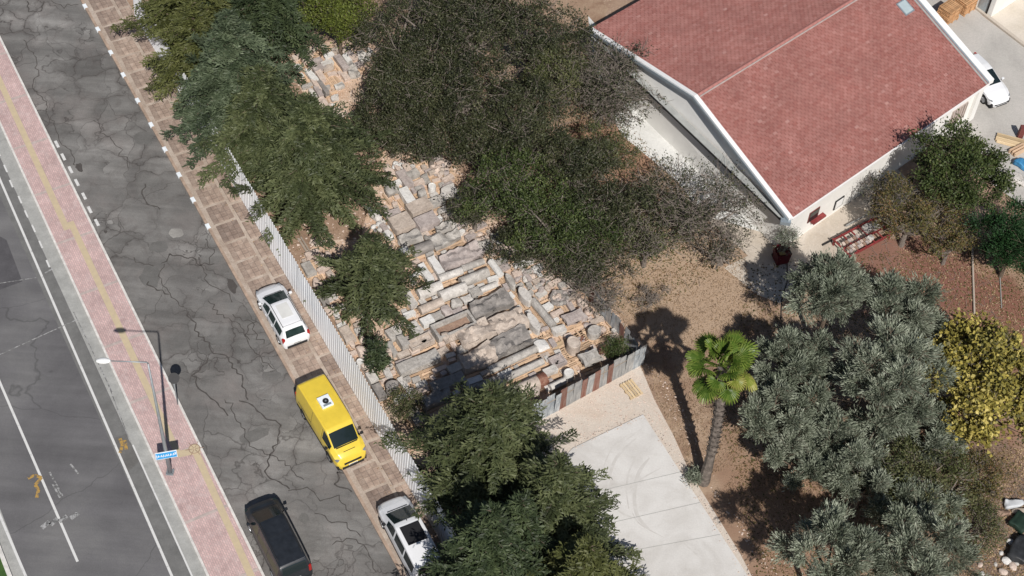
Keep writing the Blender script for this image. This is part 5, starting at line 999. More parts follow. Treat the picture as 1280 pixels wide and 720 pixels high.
for px, py, zc, rx, ry, rz, lab, sd, nl in ((1042, 362, 5.6, 2.5, 2.5, 2.2, 'silver green olive tree nearest the red steel frame', 51, 17), (1128, 392, 5.0, 2.5, 2.4, 2.0, 'silver green olive tree beside the red soil', 52, 17), (1112, 474, 5.4, 2.9, 2.8, 2.6, 'largest silver green olive tree in the middle of the olives', 53, 24), (998, 455, 4.2, 2.2, 2.0, 1.8, 'olive tree just right of the palm crown', 54, 15),
        (985, 520, 3.6, 2.9, 2.4, 2.0, 'olive tree right of the palm trunk', 55, 18), (1060, 560, 3.2, 3.0, 2.4, 1.9, 'shadowed olive tree above the dark ground shade', 56, 18), (1165, 545, 3.2, 2.4, 2.0, 1.8, 'small olive tree beside the yellow tree', 502, 14), (1003, 580, 2.8, 2.2, 1.6, 1.6, 'low olive bush at the edge of the deep ground shadow', 503, 10), (1082, 598, 3.2, 2.4, 1.8, 1.7, 'olive tree filling the gap above the bottom edge olives', 504, 15), (1140, 640, 3.2, 2.6, 2.0, 1.8, 'olive tree merging into the khaki thicket', 505, 15), (1050, 698, 6.3, 2.7, 2.5, 2.4, 'olive tree cut by the bottom edge left of the pair', 57, 17), (1150, 705, 5.6, 3.0, 2.6, 2.2, 'olive tree cut by the bottom edge right of the pair', 58, 18)):
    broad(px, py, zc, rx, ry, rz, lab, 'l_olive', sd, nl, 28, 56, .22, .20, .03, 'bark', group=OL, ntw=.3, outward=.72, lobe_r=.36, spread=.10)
broad(1152, 600, 3.0, 3.2, 2.6, 1.7, 'khaki green thicket tree between the olives and the yellow tree', 'l_khaki', 61, 22, 16, 46, .13, .5, .12, 'bark_pale', ntw=.6)
broad(1228, 600, 1.5, 1.8, 1.8, .9, 'low khaki brush below the yellow tree', 'l_brown', 62, 12, 15, 30, .12, .5, .25, 'bark_pale', ntw=.8, cat='shrub', name='shrub')
broad(1222, 660, 1.4, 1.6, 2.2, .9, 'scrubby brush beside the rubbish pile', 'l_khaki', 66, 12, 15, 30, .12, .5, .25, 'bark_pale', ntw=.8, cat='shrub', name='shrub')
broad(1228, 480, 4.4, 3.2, 3.9, 2.5, 'yellow leaved tree at the right edge', 'l_yellow', 63, 38, 14, 38, .23, .75, .14, 'bark_pale', ntw=.7, lobe_r=.32, spread=.20, shell=.65)
broad(1202, 216, 4.4, 3.3, 3.1, 2.5, 'bushy green tree beside the red roof corner', 'l_mid', 64, 24, 16, 62, .16, .6, .03, 'bark')
broad(1140, 268, 2.8, 3.1, 2.7, 1.8, 'brownish autumn tree beside the red steel frame', 'l_brown', 65, 20, 18, 36, .13, .5, .2, 'bark_pale', ntw=.9, tw_r=.013)
broad(1190, 300, 2.2, 1.9, 1.6, 1.2, 'brown half bare bush above the red soil', 'l_brown', 67, 12, 18, 22, .13, .5, .35, 'bark_pale', ntw=1, cat='shrub', name='shrub')
broad(1268, 305, 3.0, 2.3, 2.4, 2.0, 'deep green feathery tree at the right edge', 'l_fern', 68, 20, 20, 52, .20, .25, 0, 'bark', outward=.6)
broad(1098, 240, 2.0, 1.2, 1.1, 1.1, 'thin twiggy shrub against the white wall', 'l_dark', 69, 9, 18, 8, .12, .5, .5, 'bark_pale', ntw=1, cat='shrub', name='shrub', twig_out=1.2)
broad(985, 300, 1.6, .9, .8, .9, 'small olive green bush at the white building corner', 'l_olive', 70, 8, 14, 16, .14, .25, .2, 'bark_pale', ntw=.8, cat='shrub', name='shrub')
broad(770, 436, 1.0, .9, .6, .5, 'small green plant growing over the rusty fence', 'l_mid', 71, 8, 12, 30, .10, .4, .1, 'bark', cat='shrub', name='shrub')
broad(503, 506, 1.0, 1.1, 1.0, .6, 'low olive weeds beside the dark drum near the fence', 'l_khaki', 72, 9, 12, 30, .11, .4, .1, 'bark', cat='shrub', name='shrub')
broad(868, 596, .5, .35, .35, .35, 'small green agave like tuft at the palm foot', 'l_olive', 73, 5, 10, 16, .22, .15, 0, 'bark', cat='plant', name='plant')
# ------------------------------------------------------------------ palm
pb_ = P(879, 603); ptop = P(903, 458, 8.9); pt_ = Vector((ptop.x-pb_.x, ptop.y-pb_.y, 8.9)); palm = empty('palm_tree', pb_, 0, 'tall fan palm with a ringed trunk and pale green crown beside the olives', 'palm')
mb = MB(); pts, rads = [], []
for i in range(60):
    f = i/59; bend = math.sin(f*PI)*.22; pts.append(Vector((pt_.x*f+bend, pt_.y*f, pt_.z*f))); r_ = .34-.10*min(1, f*4)-.03*f; r_ *= 1+.34*((i*7) % 5)/5*(1 if f > .25 else .25); rads.append(r_)
mb.tube(pts, rads, 9).build('trunk', 'palm_bark', palm)
mb = MB(); rr = random.Random(4)
for i in range(170):
    f = .28+.68*i/170; p = pts[int(f*59)]; a = i*2.4; q = Vector((math.cos(a), math.sin(a), 0)); s_ = Vector((-q.y, q.x, 0))*.06; b0 = p+q*.2; tip = p+q*.36+Vector((0, 0, rr.uniform(.10, .28)))
    mb.add([b0-s_, b0+s_, tip+s_*.5, tip-s_*.5], [(0, 1, 2, 3)])
mb.build('leaf_bases', 'palm_bark', palm)
def frond(k, L=1.0, droop=.5, fold=.35):
    rs = np.random.RandomState(k); Q = []; T = []; n = 36
    pl = L*rs.uniform(1.0, 1.35); w_ = .03
    pet = [np.array([x*pl, 0, .25*x*pl-droop*.35*(x*pl)**2]) for x in np.linspace(0, 1, 5)]
    for a, b in zip(pet[:-1], pet[1:]): Q.append([a+[0, -w_, 0], b+[0, -w_, 0], b+[0, w_, 0], a+[0, w_, 0]]); T.append(.9)
    e = pet[-1]; R0 = .80
    for j in range(n):
        a = (-1+2*(j+.5)/n)*R(118); rl = R0*(1-.22*abs(a)/R(118))*rs.uniform(.92, 1.05); da = R(118)/n*1.05; segs = []
        for u in (0.05, .35, .7, 1.0):
            ww = da*rl*u*(1 if u < .8 else .0)+.004; c = np.array([math.cos(a), math.sin(a), 0])*rl*u; c[2] = -droop*.55*(rl*u)**2.2+.05*math.sin(j*PI)*u+fold*abs(math.sin(a))*.25*u; nrm_ = np.array([-math.sin(a), math.cos(a), 0]); ff = .035*u*(1 if j % 2 else -1)
            segs.append((e+c-nrm_*ww+[0, 0, ff], e+c+nrm_*ww-[0, 0, ff]))
        for q in range(3): Q.append([segs[q][0], segs[q+1][0], segs[q+1][1], segs[q][1]]); T.append(.15+.5*rs.rand()+.22*q)
    N = len(Q); me = quads_obj('frond', np.array(Q), None, None, np.array(T)); m = me.data; bpy.data.objects.remove(me); return m
FR = [frond(k, 1.0, d, f) for k, d, f in ((1, .35, .3), (2, .7, .5), (3, 1.1, .4))]
for i in range(27):
    t_ = i/27; az = i*2.39996; el = R(78-112*t_); v = FR[0 if t_ < .35 else (1 if t_ < .7 else 2)]
    o = link('frond', v, None, palm); 
    if not v.materials: v.materials.append(MT['l_palm'])
    o.material_slots[0].link = 'OBJECT'; o.material_slots[0].material = MT['l_palm' if t_ < .62 or i % 3 else 'l_palm_y']
    o.matrix_parent_inverse = Matrix.Identity(4); o.location = pt_+Vector((0, 0, .05-.25*t_)); o.rotation_euler = (rr.uniform(-.5, .5), -el+rr.uniform(-.2, .2), az+rr.uniform(-.25, .25)); sc_ = rr.uniform(.78, 1.2)*(1.0 if t_ > .3 else .85); o.scale = (sc_, sc_, sc_)
for i in range(22):
    az = i*2.39996+.5; o = link('dead_frond', FR[2], None, palm); o.material_slots[0].link = 'OBJECT'; o.material_slots[0].material = MT['l_dead']; o.location = pt_+Vector((0, 0, -.35)); o.rotation_euler = (0, R(rr.uniform(38, 78)), az); q = rr.uniform(.75, 1.05); o.scale = (q, q*.75, q)
# ------------------------------------------------------------------ cars
def car(name, label, pos, ang, L, Wd, prof, paint, glass='glass', side=(), wind=None, rear=None, wheels=None, wr=.32, cat='car', group='parked vehicles', half_roof=None, sill=.24, belt=None, roofz=None, tail_w=None):
    """prof: list of (x, top z, top half width, belt z, body half width) from rear (x=0) to nose (x=L)"""
    t = empty(name, (pos.x, pos.y, pos.z), ang, label, cat, group); pr_ = np.array(prof, float); X = pr_[:, 0]
    g_ = lambda k, x: float(np.interp(x, X, pr_[:, k])); xs = set(np.round(np.arange(0, L+.001, .12), 3)) | set(np.round(X, 3))
    for w_ in wheels:
        for a in np.linspace(0, PI, 11): xs.add(round(float(w_-(wr+.06)*math.cos(a)), 3))
    for a, b in side: xs |= {a, b}
    for q in (wind, rear):
        if q: xs |= set(q)
    xs = sorted(x for x in xs if 0 <= x <= L); keep = [xs[0]]
    imp = set(np.round(X, 3)) | {v for q in (list(side)+[q for q in (wind, rear) if q]) for v in q}
    for x in xs[1:]:
        if x-keep[-1] > .025: keep.append(x)
        elif x in imp: keep[-1] = x
    xs = keep
    def section(x):
        zt, wt, zb, wb = (g_(k, x) for k in (1, 2, 3, 4)); z0 = sill
        for w_ in wheels:
            d = abs(x-w_)
            if d < wr+.06: z0 = max(z0, wr+math.sqrt((wr+.06)**2-d*d))
        z0 = min(z0, zb-.10); z1 = max(z0+.03, min(.42, zb-.07)); z2 = max(z1+.02, .62*zb+.1 if zb > .6 else (z1+zb)/2); z2 = min(z2, zb-.02)
        wt = min(wt, wb-.01); crown = .035*min(1, wt/.5)
        lerp = lambda a, b, f: a+(b-a)*f
        pts = [(wb-.07, z0), (wb-.015, z1), (wb, z2), (wb-.025, zb), (lerp(wb-.025, wt+.02, .10), lerp(zb, zt-.02, .10)), (lerp(wb-.025, wt+.02, .88), lerp(zb, zt-.03, .88)), (wt+.015, zt-.02), (wt-.03, zt+.002), (wt-.09, zt+crown*.35), (wt*.5, zt+crown*.8), (0, zt+crown)]
        return pts
    S = [section(x) for x in xs]; m = len(S[0]); vs = []; M_ = 2*m-1
    for x, s_ in zip(xs, S):
        for y, z in s_: vs.append((x-L/2, y, z))
        for y, z in s_[:-1][::-1]: vs.append((x-L/2, -y, z))
    body = MB(); gl = {'windscreen': [], 'rear_window': [], 'side_window': []}; bf = []
    for i in range(len(xs)-1):
        xm = (xs[i]+xs[i+1])/2
        for j in range(M_-1):
            jj = j if j < m-1 else 2*m-3-j; f = (i*M_+j, (i+1)*M_+j, (i+1)*M_+j+1, i*M_+j+1); k = None
            if wind and wind[0] < xm < wind[1] and jj >= 7: k = 'windscreen'
            elif rear and rear[0] < xm < rear[1] and jj >= 8: k = 'rear_window'
            elif jj == 4:
                for q, (a, b) in enumerate(side):
                    if a < xm < b: k = 'side_window'
            if k: gl[k].append((f, j < m-1))
            else: bf.append(f)
    bf += [tuple(range(M_)), tuple((len(xs)-1)*M_+j for j in range(M_))[::-1]]
    body.v = vs; body.f = bf
    me = body.mesh('body', True); me.set_sharp_from_angle(angle=R(42)); link('body', me, paint, t)
    V = np.array(vs)
    def glass_obj(nm, faces):
        idx = sorted({v for f in faces for v in f}); mp = {v: i for i, v in enumerate(idx)}; mb = MB(); mb.v = [tuple(V[i]*np.array([1, 1, 1])) for i in idx]; mb.f = [tuple(mp[v] for v in f) for f in faces]
        me = mb.mesh(nm, True); o = link(nm, me, glass, t); return o
    if gl['windscreen']: glass_obj('windscreen', [f for f, _ in gl['windscreen']])
    if gl['rear_window']: glass_obj('rear_window', [f for f, _ in gl['rear_window']])
    for a, b in side:
        for sd_ in (True, False):
            fs = [f for f, s_ in gl['side_window'] if s_ == sd_ and a <= (V[f[0]][0]+V[f[1]][0])/2+L/2 <= b]
            if fs: glass_obj('side_window', fs)
    wb_ = max(pr_[:, 4])
    MB().box(-L/2+.12, L/2-.12, -wb_+.14, wb_-.14, .16, .5).build('underbody', 'trim_black', t)
    for w_ in wheels:
        for s_ in (-1, 1):
            n = 20; mb = MB()
            prf = [(wr*.62, .10), (wr*.9, .11), (wr, .07), (wr, -.07), (wr*.9, -.11), (wr*.62, -.10)]; vv = [(r_*math.cos(2*PI*q/n), y, r_*math.sin(2*PI*q/n)) for r_, y in prf for q in range(n)]
            mb.add(vv, [(a*n+q, a*n+(q+1) % n, (a+1)*n+(q+1) % n, (a+1)*n+q) for a in range(5) for q in range(n)]); wheel = mb.build('wheel', 'rubber', t, (w_-L/2, s_*(wb_-.125), wr), 0, True)
            mb = MB(); mb.prism([(wr*.64*math.cos(2*PI*q/n), wr*.64*math.sin(2*PI*q/n)) for q in range(n)], -.03, .03)
            for q in range(5): mb.box(.03, wr*.62, -.035, .035, .03, .055, Matrix.Rotation(2*PI*q/5, 4, 'Z'))
            o = mb.build('rim', 'rim', wheel, (0, s_*.062, 0)); o.rotation_euler = (-s_*PI/2, 0, 0)
    def surf(x, side_s=1, z=None):
        s_ = section(x); ys = [p[0] for p in s_[:8]]; zs = [p[1] for p in s_[:8]]; return side_s*float(np.interp(z, zs, ys))
    def top(x, y=0): return section(x)[10][1]
    return t, surf, top
def seam(t, pts, r_=.008, mat='trim_black', nm='seam'): return MB().tube(pts, r_, 4).build(nm, mat, t)
def mirror(t, x, y, z, paint, s_, L):
    mb = MB(); me = st_block(.13, .17, .13, 3, 0, .35, 2); o = link('mirror', me, paint, t, (x, y+s_*.09, z), 0); MB().box(-.02, .02, -.06, .06, -.02, .02).build('mirror_arm', 'trim_black', o, (0, -s_*.08, .02)); return o
def add_lamps(t, surf, L, front, rearl, paint, plate=True):
    for s_ in (-1, 1):
        if front:
            x, z, dx, dz, dy = front; dx *= .72; dz *= .8; x -= .05; mb = st_block(dx, dy, dz, 5, 0, .35, 2); o = link('headlight', mb, 'lamp_clear', t, (x-L/2, s_*(abs(surf(x, 1, z))-dy*.52), z-dz/2), s_*R(-18))
        if rearl:
            x, z, dx, dz, dy = rearl; mb = st_block(dx, dy, dz, 6, 0, .2, 2); link('tail_light', mb, 'lamp_red', t, (x-L/2, s_*(abs(surf(x, 1, z))-dy*.40), z-dz/2), 0)
def plate(t, L, z, front, txt=True):
    x = L/2+.005 if front else -L/2-.005; o = MB().box(x-.012, x+.012, -.26, .26, z-.055, z+.055).build('number_plate', 'plate', t)
    mb = MB(); xo = x+(.014 if front else -.014)
    for k in range(7): mb.box(xo-.002, xo+.002, -.21+k*.062, -.17+k*.062, z-.03, z+.03)
    mb.build('plate_lettering', 'plate_text', o)
UP = STA+PI
# white estate car
Lw = 4.35; wp_ = P(352, 392, .7); wp_.z = .10
prof = [(0, .62, .55, .50, .62), (.04, .80, .66, .70, .76), (.10, .98, .66, .88, .82), (.42, 1.40, .60, .92, .85), (.70, 1.46, .60, .93, .865), (1.6, 1.49, .60, .92, .87), (2.25, 1.47, .59, .92, .87), (2.38, 1.45, .58, .92, .87), (3.38, 1.03, .68, .92, .86), (3.80, .94, .64, .84, .84), (4.10, .80, .56, .70, .76), (4.28, .66, .42, .55, .62), (4.35, .52, .30, .44, .45)]
wc, sf_, tp = car('parked_car', 'white estate car with roof rails parked on the brown pavement by the fence', wp_, UP+.0, Lw, 1.74, prof, 'car_white', 'glass_green', ((.50, 1.30), (1.38, 2.10), (2.18, 2.90)), (2.42, 3.34), (.12, .38), (.78, 3.45), .31)
add_lamps(wc, sf_, Lw, (4.08, .70, .34, .16, .22), (.16, .86, .16, .34, .16), 'car_white'); plate(wc, Lw, .55, False); plate(wc, Lw, .42, True)
for s_ in (-1, 1): mirror(wc, 3.02-Lw/2, s_*.84, .98, 'car_white', s_, Lw); MB().tube([(.55-Lw/2, s_*.55, 1.50), (.75-Lw/2, s_*.56, 1.535), (2.1-Lw/2, s_*.56, 1.54), (2.35-Lw/2, s_*.55, 1.50)], .017, 6).build('roof_rail', 'trim_black', wc)
seam(wc, [(.62-Lw/2, -.57, 1.498), (.60-Lw/2, 0, 1.512), (.62-Lw/2, .57, 1.498)], .006)
o = MB().box(1.15-Lw/2, 2.15-Lw/2, -.34, .34, 1.518, 1.528).build('roof_panel', 'tarp_white', wc); o.data.materials[0] = plain('dusty roof panel', (.62, .62, .60), .35, 0, .06, 2)
for xd in (1.34, 2.14): [seam(wc, [(xd-Lw/2, s_*.873, .40), (xd-Lw/2, s_*.872, .86)], .006) for s_ in (-1, 1)]
for xd in (1.55, 2.35): [MB().box(xd-.09-Lw/2, xd+.09-Lw/2, s_*.875-.012, s_*.875+.012, .74, .77).build('door_handle', 'car_white', wc) for s_ in (-1, 1)]
MB().box(3.36-Lw/2, 3.40-Lw/2, -.5, .5, 1.055, 1.07).build('wiper', 'trim_black', wc)
MB().box(-Lw/2-.03, -Lw/2+.10, -.6, .6, .28, .46).build('rear_bumper', 'trim_black', wc); MB().box(Lw/2-.10, Lw/2-.0, -.40, .40, .26, .44).build('grille', 'trim_black', wc)
# yellow panel van
Ly = 5.05; yp = P(414.5, 528, 1.0); yp.z = .02; yang = math.atan2(*(lambda d: (d.y, d.x))(P(446, 591, .5)-P(386, 480, .5))); yang = STA+.035
prof = [(0, .60, .75, .46, .84), (.02, 1.20, .80, .95, .93), (.05, 1.86, .78, 1.15, .95), (.16, 1.93, .78, 1.15, .97), (1.5, 1.98, .79, 1.16, .985), (3.1, 1.97, .78, 1.14, .985), (3.42, 1.93, .76, 1.12, .985), (3.62, 1.84, .74, 1.12, .98), (4.28, 1.26, .74, 1.10, .965), (4.62, 1.12, .68, .98, .93), (4.88, .94, .60, .80, .85), (5.00, .70, .52, .58, .72), (5.05, .50, .42, .42, .55)]
yv, sf_, tp = car('parked_van', 'yellow panel van with a white roof fan unit parked across the pavement edge', yp, yang, Ly, 1.97, prof, 'car_yellow', 'glass', ((3.30, 4.12),), (3.64, 4.26), None, (.95, 4.05), .34, cat='van')
add_lamps(yv, sf_, Ly, (4.78, .86, .34, .20, .24), (.05, 1.05, .09, .5, .12), 'car_yellow'); plate(yv, Ly, .46, True); plate(yv, Ly, .62, False)
for s_ in (-1, 1):
    mirror(yv, 3.98-Ly/2, s_*.97, 1.12, 'trim_black', s_, Ly); MB().box(.3-Ly/2, 4.5-Ly/2, s_*.985-.015, s_*.985+.015, .52, .60).build('side_moulding', 'trim_black', yv)
    seam(yv, [(2.02-Ly/2, s_*.992, .42), (2.02-Ly/2, s_*.965, 1.15), (2.02-Ly/2, s_*.82, 1.88)], .009); seam(yv, [(3.22-Ly/2, s_*.992, .42), (3.22-Ly/2, s_*.965, 1.15), (3.22-Ly/2, s_*.82, 1.85)], .009); seam(yv, [(.12-Ly/2, s_*.70, 1.955), (1.5-Ly/2, s_*.71, 2.003), (3.3-Ly/2, s_*.70, 1.985)], .012, 'car_yellow', 'roof_groove'); seam(yv, [(.5-Ly/2, s_*.985, 1.02), (2.0-Ly/2, s_*.992, 1.02)], .010)
mb = MB(); mb.box(Ly/2-.16, Ly/2+.03, -.62, .62, .26, .44); mb.build('bumper', 'trim_black', yv); o = MB().box(Ly/2-.10, Ly/2+.004, -.50, .50, .58, .70).build('grille', 'trim_black', yv); MB().box(4.31-Ly/2, 4.36-Ly/2, -.62, .62, 1.27, 1.30).build('wiper', 'trim_black', yv)
MB().box(4.60-Ly/2, 4.63-Ly/2, -.34, .34, 1.155, 1.168).build('bonnet_slot', 'trim_black', yv)
un = MB().box(-.36, .36, -.33, .33, 0, .13).build('roof_unit', 'sign_white', yv, (1.85-Ly/2, 0, 2.01)); mb = MB(); mb.prism([(.17*math.cos(2*PI*k/18)+.02, .17*math.sin(2*PI*k/18)+.02) for k in range(18)], .13, .16); fan = mb.build('fan', 'trim_black', un); mb = MB(); mb.prism([(.05*math.cos(2*PI*k/10)+.02, .05*math.sin(2*PI*k/10)+.02) for k in range(10)], .16, .18); mb.build('fan_hub', 'steel', un); MB().box(.20, .33, -.22, .22, .13, .145).build('vent', 'gutter_metal', un)
# black van
Lb = 4.95; bp = P(346, 672, .95); bp.z = .02
prof = [(0, .62, .70, .50, .82), (.03, 1.10, .76, .92, .90), (.12, 1.72, .72, 1.08, .93), (.28, 1.90, .70, 1.10, .95), (1.5, 1.94, .70, 1.10, .965), (2.9, 1.92, .69, 1.08, .965), (3.08, 1.88, .68, 1.06, .965), (4.16, 1.24, .72, 1.04, .95), (4.50, 1.10, .66, .96, .92), (4.78, .92, .56, .78, .82), (4.90, .70, .46, .56, .68), (4.95, .50, .36, .42, .50)]
bv, sf_, tp = car('parked_van', 'dusty black passenger van with roof rails parked beside the pink pavement', bp, UP-.01, Lb, 1.93, prof, 'car_black', 'glass', ((.30, 1.55), (1.65, 2.75), (2.85, 3.65)), (3.12, 4.12), (.05, .20), (.95, 3.98), .33, cat='van')
add_lamps(bv, sf_, Lb, (4.62, .86, .36, .18, .24), (.08, 1.15, .14, .5, .14), 'car_black'); [c.data.materials.clear() or c.data.materials.append(MT['glass_green']) for c in bv.children if c.name.startswith('headlight')]; plate(bv, Lb, .72, False)
for s_ in (-1, 1): mirror(bv, 3.72-Lb/2, s_*.95, 1.06, 'car_black', s_, Lb); MB().tube([(.6-Lb/2, s_*.64, 1.93), (.8-Lb/2, s_*.65, 1.99), (2.9-Lb/2, s_*.64, 1.98), (3.1-Lb/2, s_*.63, 1.92)], .02, 6).build('roof_rail', 'trim_black', bv)
MT['dusty_roof'] = plain('dusty black roof', (.028, .034, .042), .45, 0, .5, 5)
seam(bv, [(2.05-Lb/2, -.6, 1.968), (2.05-Lb/2, .6, 1.968)], .006)
MB().box(4.18-Lb/2, 4.22-Lb/2, -.6, .6, 1.25, 1.28).build('wiper', 'trim_black', bv); MB().box(-Lb/2-.05, -Lb/2+.10, -.78, .78, .38, .52).build('bumper', 'trim_black', bv); seam(bv, [(.30-Lb/2, -.66, 1.925), (.28-Lb/2, 0, 1.945), (.30-Lb/2, .66, 1.925)], .010, 'rim', 'spoiler_edge')
# white van with the dark roof panel
Lc = 4.75; f_ = P(488, 627, .7); cp = f_+Vector((-math.cos(UP-.03), -math.sin(UP-.03), 0))*(Lc/2-.12); cp.z = .10
prof = [(0, .60, .70, .50, .78), (.03, 1.10, .74, .92, .86), (.10, 1.66, .72, 1.06, .88), (.24, 1.80, .71, 1.08, .90), (1.5, 1.84, .70, 1.06, .915), (2.6, 1.82, .69, 1.04, .915), (2.80, 1.77, .67, 1.02, .915), (3.80, 1.20, .72, 1.00, .91), (4.20, 1.06, .66, .92, .88), (4.55, .90, .54, .76, .78), (4.70, .68, .42, .56, .62), (4.75, .50, .32, .42, .48)]
cv, sf_, tp = car('parked_van', 'white van with a black square roof panel half under the conifer', cp, UP-.03, Lc, 1.83, prof, 'car_white', 'glass', ((.40, 1.35), (1.45, 2.40), (2.52, 3.30)), (2.84, 3.77), (.06, .18), (.85, 3.85), .32, cat='van')
add_lamps(cv, sf_, Lc, (4.42, .84, .34, .18, .22), (.08, 1.1, .12, .5, .12), 'car_white')
for s_ in (-1, 1): mirror(cv, 3.36-Lc/2, s_*.90, 1.04, 'trim_black', s_, Lc); MB().box(.9-Lc/2, 3.5-Lc/2, s_*.915-.012, s_*.915+.012, .50, .60).build('side_moulding', 'trim_black', cv)
MB().box(1.45-Lc/2, 2.50-Lc/2, -.52, .52, 1.868, 1.882).build('sunroof', 'dark', cv); MB().box(3.82-Lc/2, 3.86-Lc/2, -.55, .55, 1.20, 1.23).build('wiper', 'trim_black', cv); MB().box(2.72-Lc/2, 2.78-Lc/2, -.02, .02, 1.85, 1.90).build('aerial', 'trim_black', cv)
cv.scale = (1.08, 1, 1); cv.location -= Vector((math.cos(UP-.03), math.sin(UP-.03), 0))*.19
# white hatchback behind the roof corner, nose to the lower right
Lr = 4.3; ra = R(-60); f_ = P(1251, 127, .5); rp = f_-Vector((math.cos(ra), math.sin(ra), 0))*(Lr/2-.15); rp.z = .03
prof = [(0, .62, .55, .50, .62), (.04, .82, .66, .70, .76), (.12, .98, .64, .88, .82), (.55, 1.36, .58, .92, .86), (1.6, 1.45, .58, .91, .88), (2.05, 1.42, .57, .91, .88), (3.12, 1.00, .68, .90, .87), (3.6, .92, .64, .82, .86), (4.02, .78, .56, .68, .78), (4.22, .62, .44, .52, .62), (4.3, .48, .34, .42, .45)]
rc, sf_, tp = car('parked_car', 'white hatchback parked on the court half hidden behind the red roof corner', rp, ra, Lr, 1.78, prof, 'car_white', 'glass', ((.6, 1.5), (1.6, 2.70)), (2.10, 3.08), (.15, .5), (.75, 3.42), .32)
add_lamps(rc, sf_, Lr, (3.98, .68, .42, .12, .20), (.16, .86, .16, .3, .16), 'car_white')
for s_ in (-1, 1): mirror(rc, 2.85-Lr/2, s_*.86, .96, 'car_white', s_, Lr)
MB().box(Lr/2-.10, Lr/2+.012, -.55, .55, .40, .47).build('grille', 'trim_black', rc); MB().box(Lr/2-.06, Lr/2+.016, -.42, .42, .26, .34).build('bumper_intake', 'trim_black', rc)
# ------------------------------------------------------------------ small things on the right
fp_ = P(1076, 303); fa_ = math.atan2(ud.y, ud.x)-.12; rk = empty('steel_frame', fp_, fa_, 'dark red steel frame rack loaded with pavers beside the brownish tree', 'rack')
for y in (-.75, -.1, .75): MB().box(-1.7, 1.7, y-.05, y+.05, .45, .55).build('rail', 'red_metal', rk)
for x in (-1.7, -1.0, -.35, .3, .95, 1.65): MB().box(x-.04, x+.04, -.8, .8, .552, .62).build('cross_bar', 'red_metal', rk)
for x in (-1.6, 1.6):
    for y in (-.7, .7): MB().box(x-.05, x+.05, y-.05, y+.05, 0, .45).build('leg', 'red_metal', rk)
for k in range(22):
    x, y = -1.45+(k % 8)*.21, (-.55, -.32, .1)[k // 8]; o = MB().box(-.085, .085, -.10, .10, 0, .10).build('paver', ('mauve', 'pink', 'brown')[k % 3], rk, (x+random.uniform(-.02, .02), y, .63), random.uniform(-.12, .12))
for x, y, w_, d_, m in ((.55, .25, .55, .5, 'pale'), (1.05, .1, .5, .45, 'pale'), (.15, -.45, .35, .3, 'pale')): o = link('block', st_block(w_, d_, .22, x*9+3, .03, .1, 3), m, rk, (x, y, .63))
MB().box(-2.2, 1.9, .98, 1.05, .0, .14).build('side_beam', 'dark', rk); MB().box(-.1, 1.6, 1.3, 1.36, .2, .32).build('side_pipe', 'ledge', rk)
bp_ = P(975, 326); bn = empty('waste_bin', bp_, R(20), 'dark red bin with a yellow rag at the building corner in shade', 'bin')
mb = MB(); mb.add([(-.36, -.32, 0), (.36, -.32, 0), (.36, .32, 0), (-.36, .32, 0), (-.44, -.40, .95), (.44, -.40, .95), (.44, .40, .95), (-.44, .40, .95)], [(3, 2, 1, 0), (0, 1, 5, 4), (1, 2, 6, 5), (2, 3, 7, 6), (3, 0, 4, 7)]); mb.add([(-.40, -.36, .90), (.40, -.36, .90), (.40, .36, .90), (-.40, .36, .90)], [(0, 1, 2, 3)]); mb.build('bin_body', 'red_bin', bn)
MB().box(-.47, .47, .05, .46, .955, 1.02).build('lid', 'red_bin', bn); me = st_block(.34, .22, .10, 8, .05, .3, 3); link('rag', me, 'yellow_pl', bn, (-.12, -.22, .93)); 
for s_ in (-1, 1): o = MB().tube([(s_*.30-.05, .42, .12), (s_*.30+.05, .42, .12)], .12, 10).build('wheel', 'rubber', bn)
hp = [P(984, 330, .05), P(984, 352, .03), P(977, 375, .03), P(976, 400, .03)]; tag(MB().tube(hp, .035, 6).build('hose', 'trim_black', None), 'black hose running down the shaded path from the red bin', 'hose')
q0, q1 = P(1215, 306, .1), P(1218, 392, .1); tag(MB().tube([q0, q1], .06, 7).build('pipe', 'wood_grey', None), 'long greyed pole lying on the red soil', 'pole')
q0, q1 = P(1250, 345, .06), P(1252, 385, .06); tag(MB().tube([q0, q1], .03, 6).build('pipe', 'ledge', None), 'short thin pipe right of the long greyed pole', 'pole')
# timber, tarp and junk by the court edge
p = P(1262, 178); timbers((p.x, p.y, .02), fa_-.9, 5, 1.9, .17, 'row of pale planks by the court edge next to the green tree', 'wood_pale', z=.16); p = P(1272, 190); timbers((p.x, p.y, .02), fa_, 3, 1.2, .2, 'orange beam ends beside the blue tarp', 'wood', z=.3)
def drape(px, py, L, Wd, h, label, mat, ang, seed, name='tarp', cat='tarp'):
    p = P(px, py); me = st_block(L, Wd, h, seed, .10, .2, 6, .12, .14); me.polygons.foreach_set('use_smooth', [True]*len(me.polygons)); return tag(link(name, me, mat, None, (p.x, p.y, .03), ang), label, cat)
drape(1278, 209, 1.1, .6, .4, 'bright blue tarp at the right edge by the green tree', 'tarp_blue', R(-35), 3); drape(1270, 224, 1.6, .7, .2, 'pale board sheet below the blue tarp', 'pale', R(-38), 5, 'board', 'board')
tag(MB().box(-.16, .16, -.16, .16, .03, 1.0).build('bollard', 'dark_red', None, P(1274, 172)), 'dark square post standing at the court edge', 'post')
drape(1266, 632, 1.0, .4, .3, 'crumpled white sheeting below the yellow tree', 'tarp_white', R(8), 7); drape(1274, 655, 1.1, .9, .4, 'dark green net heap in the junk corner', 'tarp_green', R(50), 9, 'net', 'net'); drape(1274, 690, 1.6, 1.0, .45, 'black plastic sheet in the bottom right corner', 'tarp_black', R(60), 11)
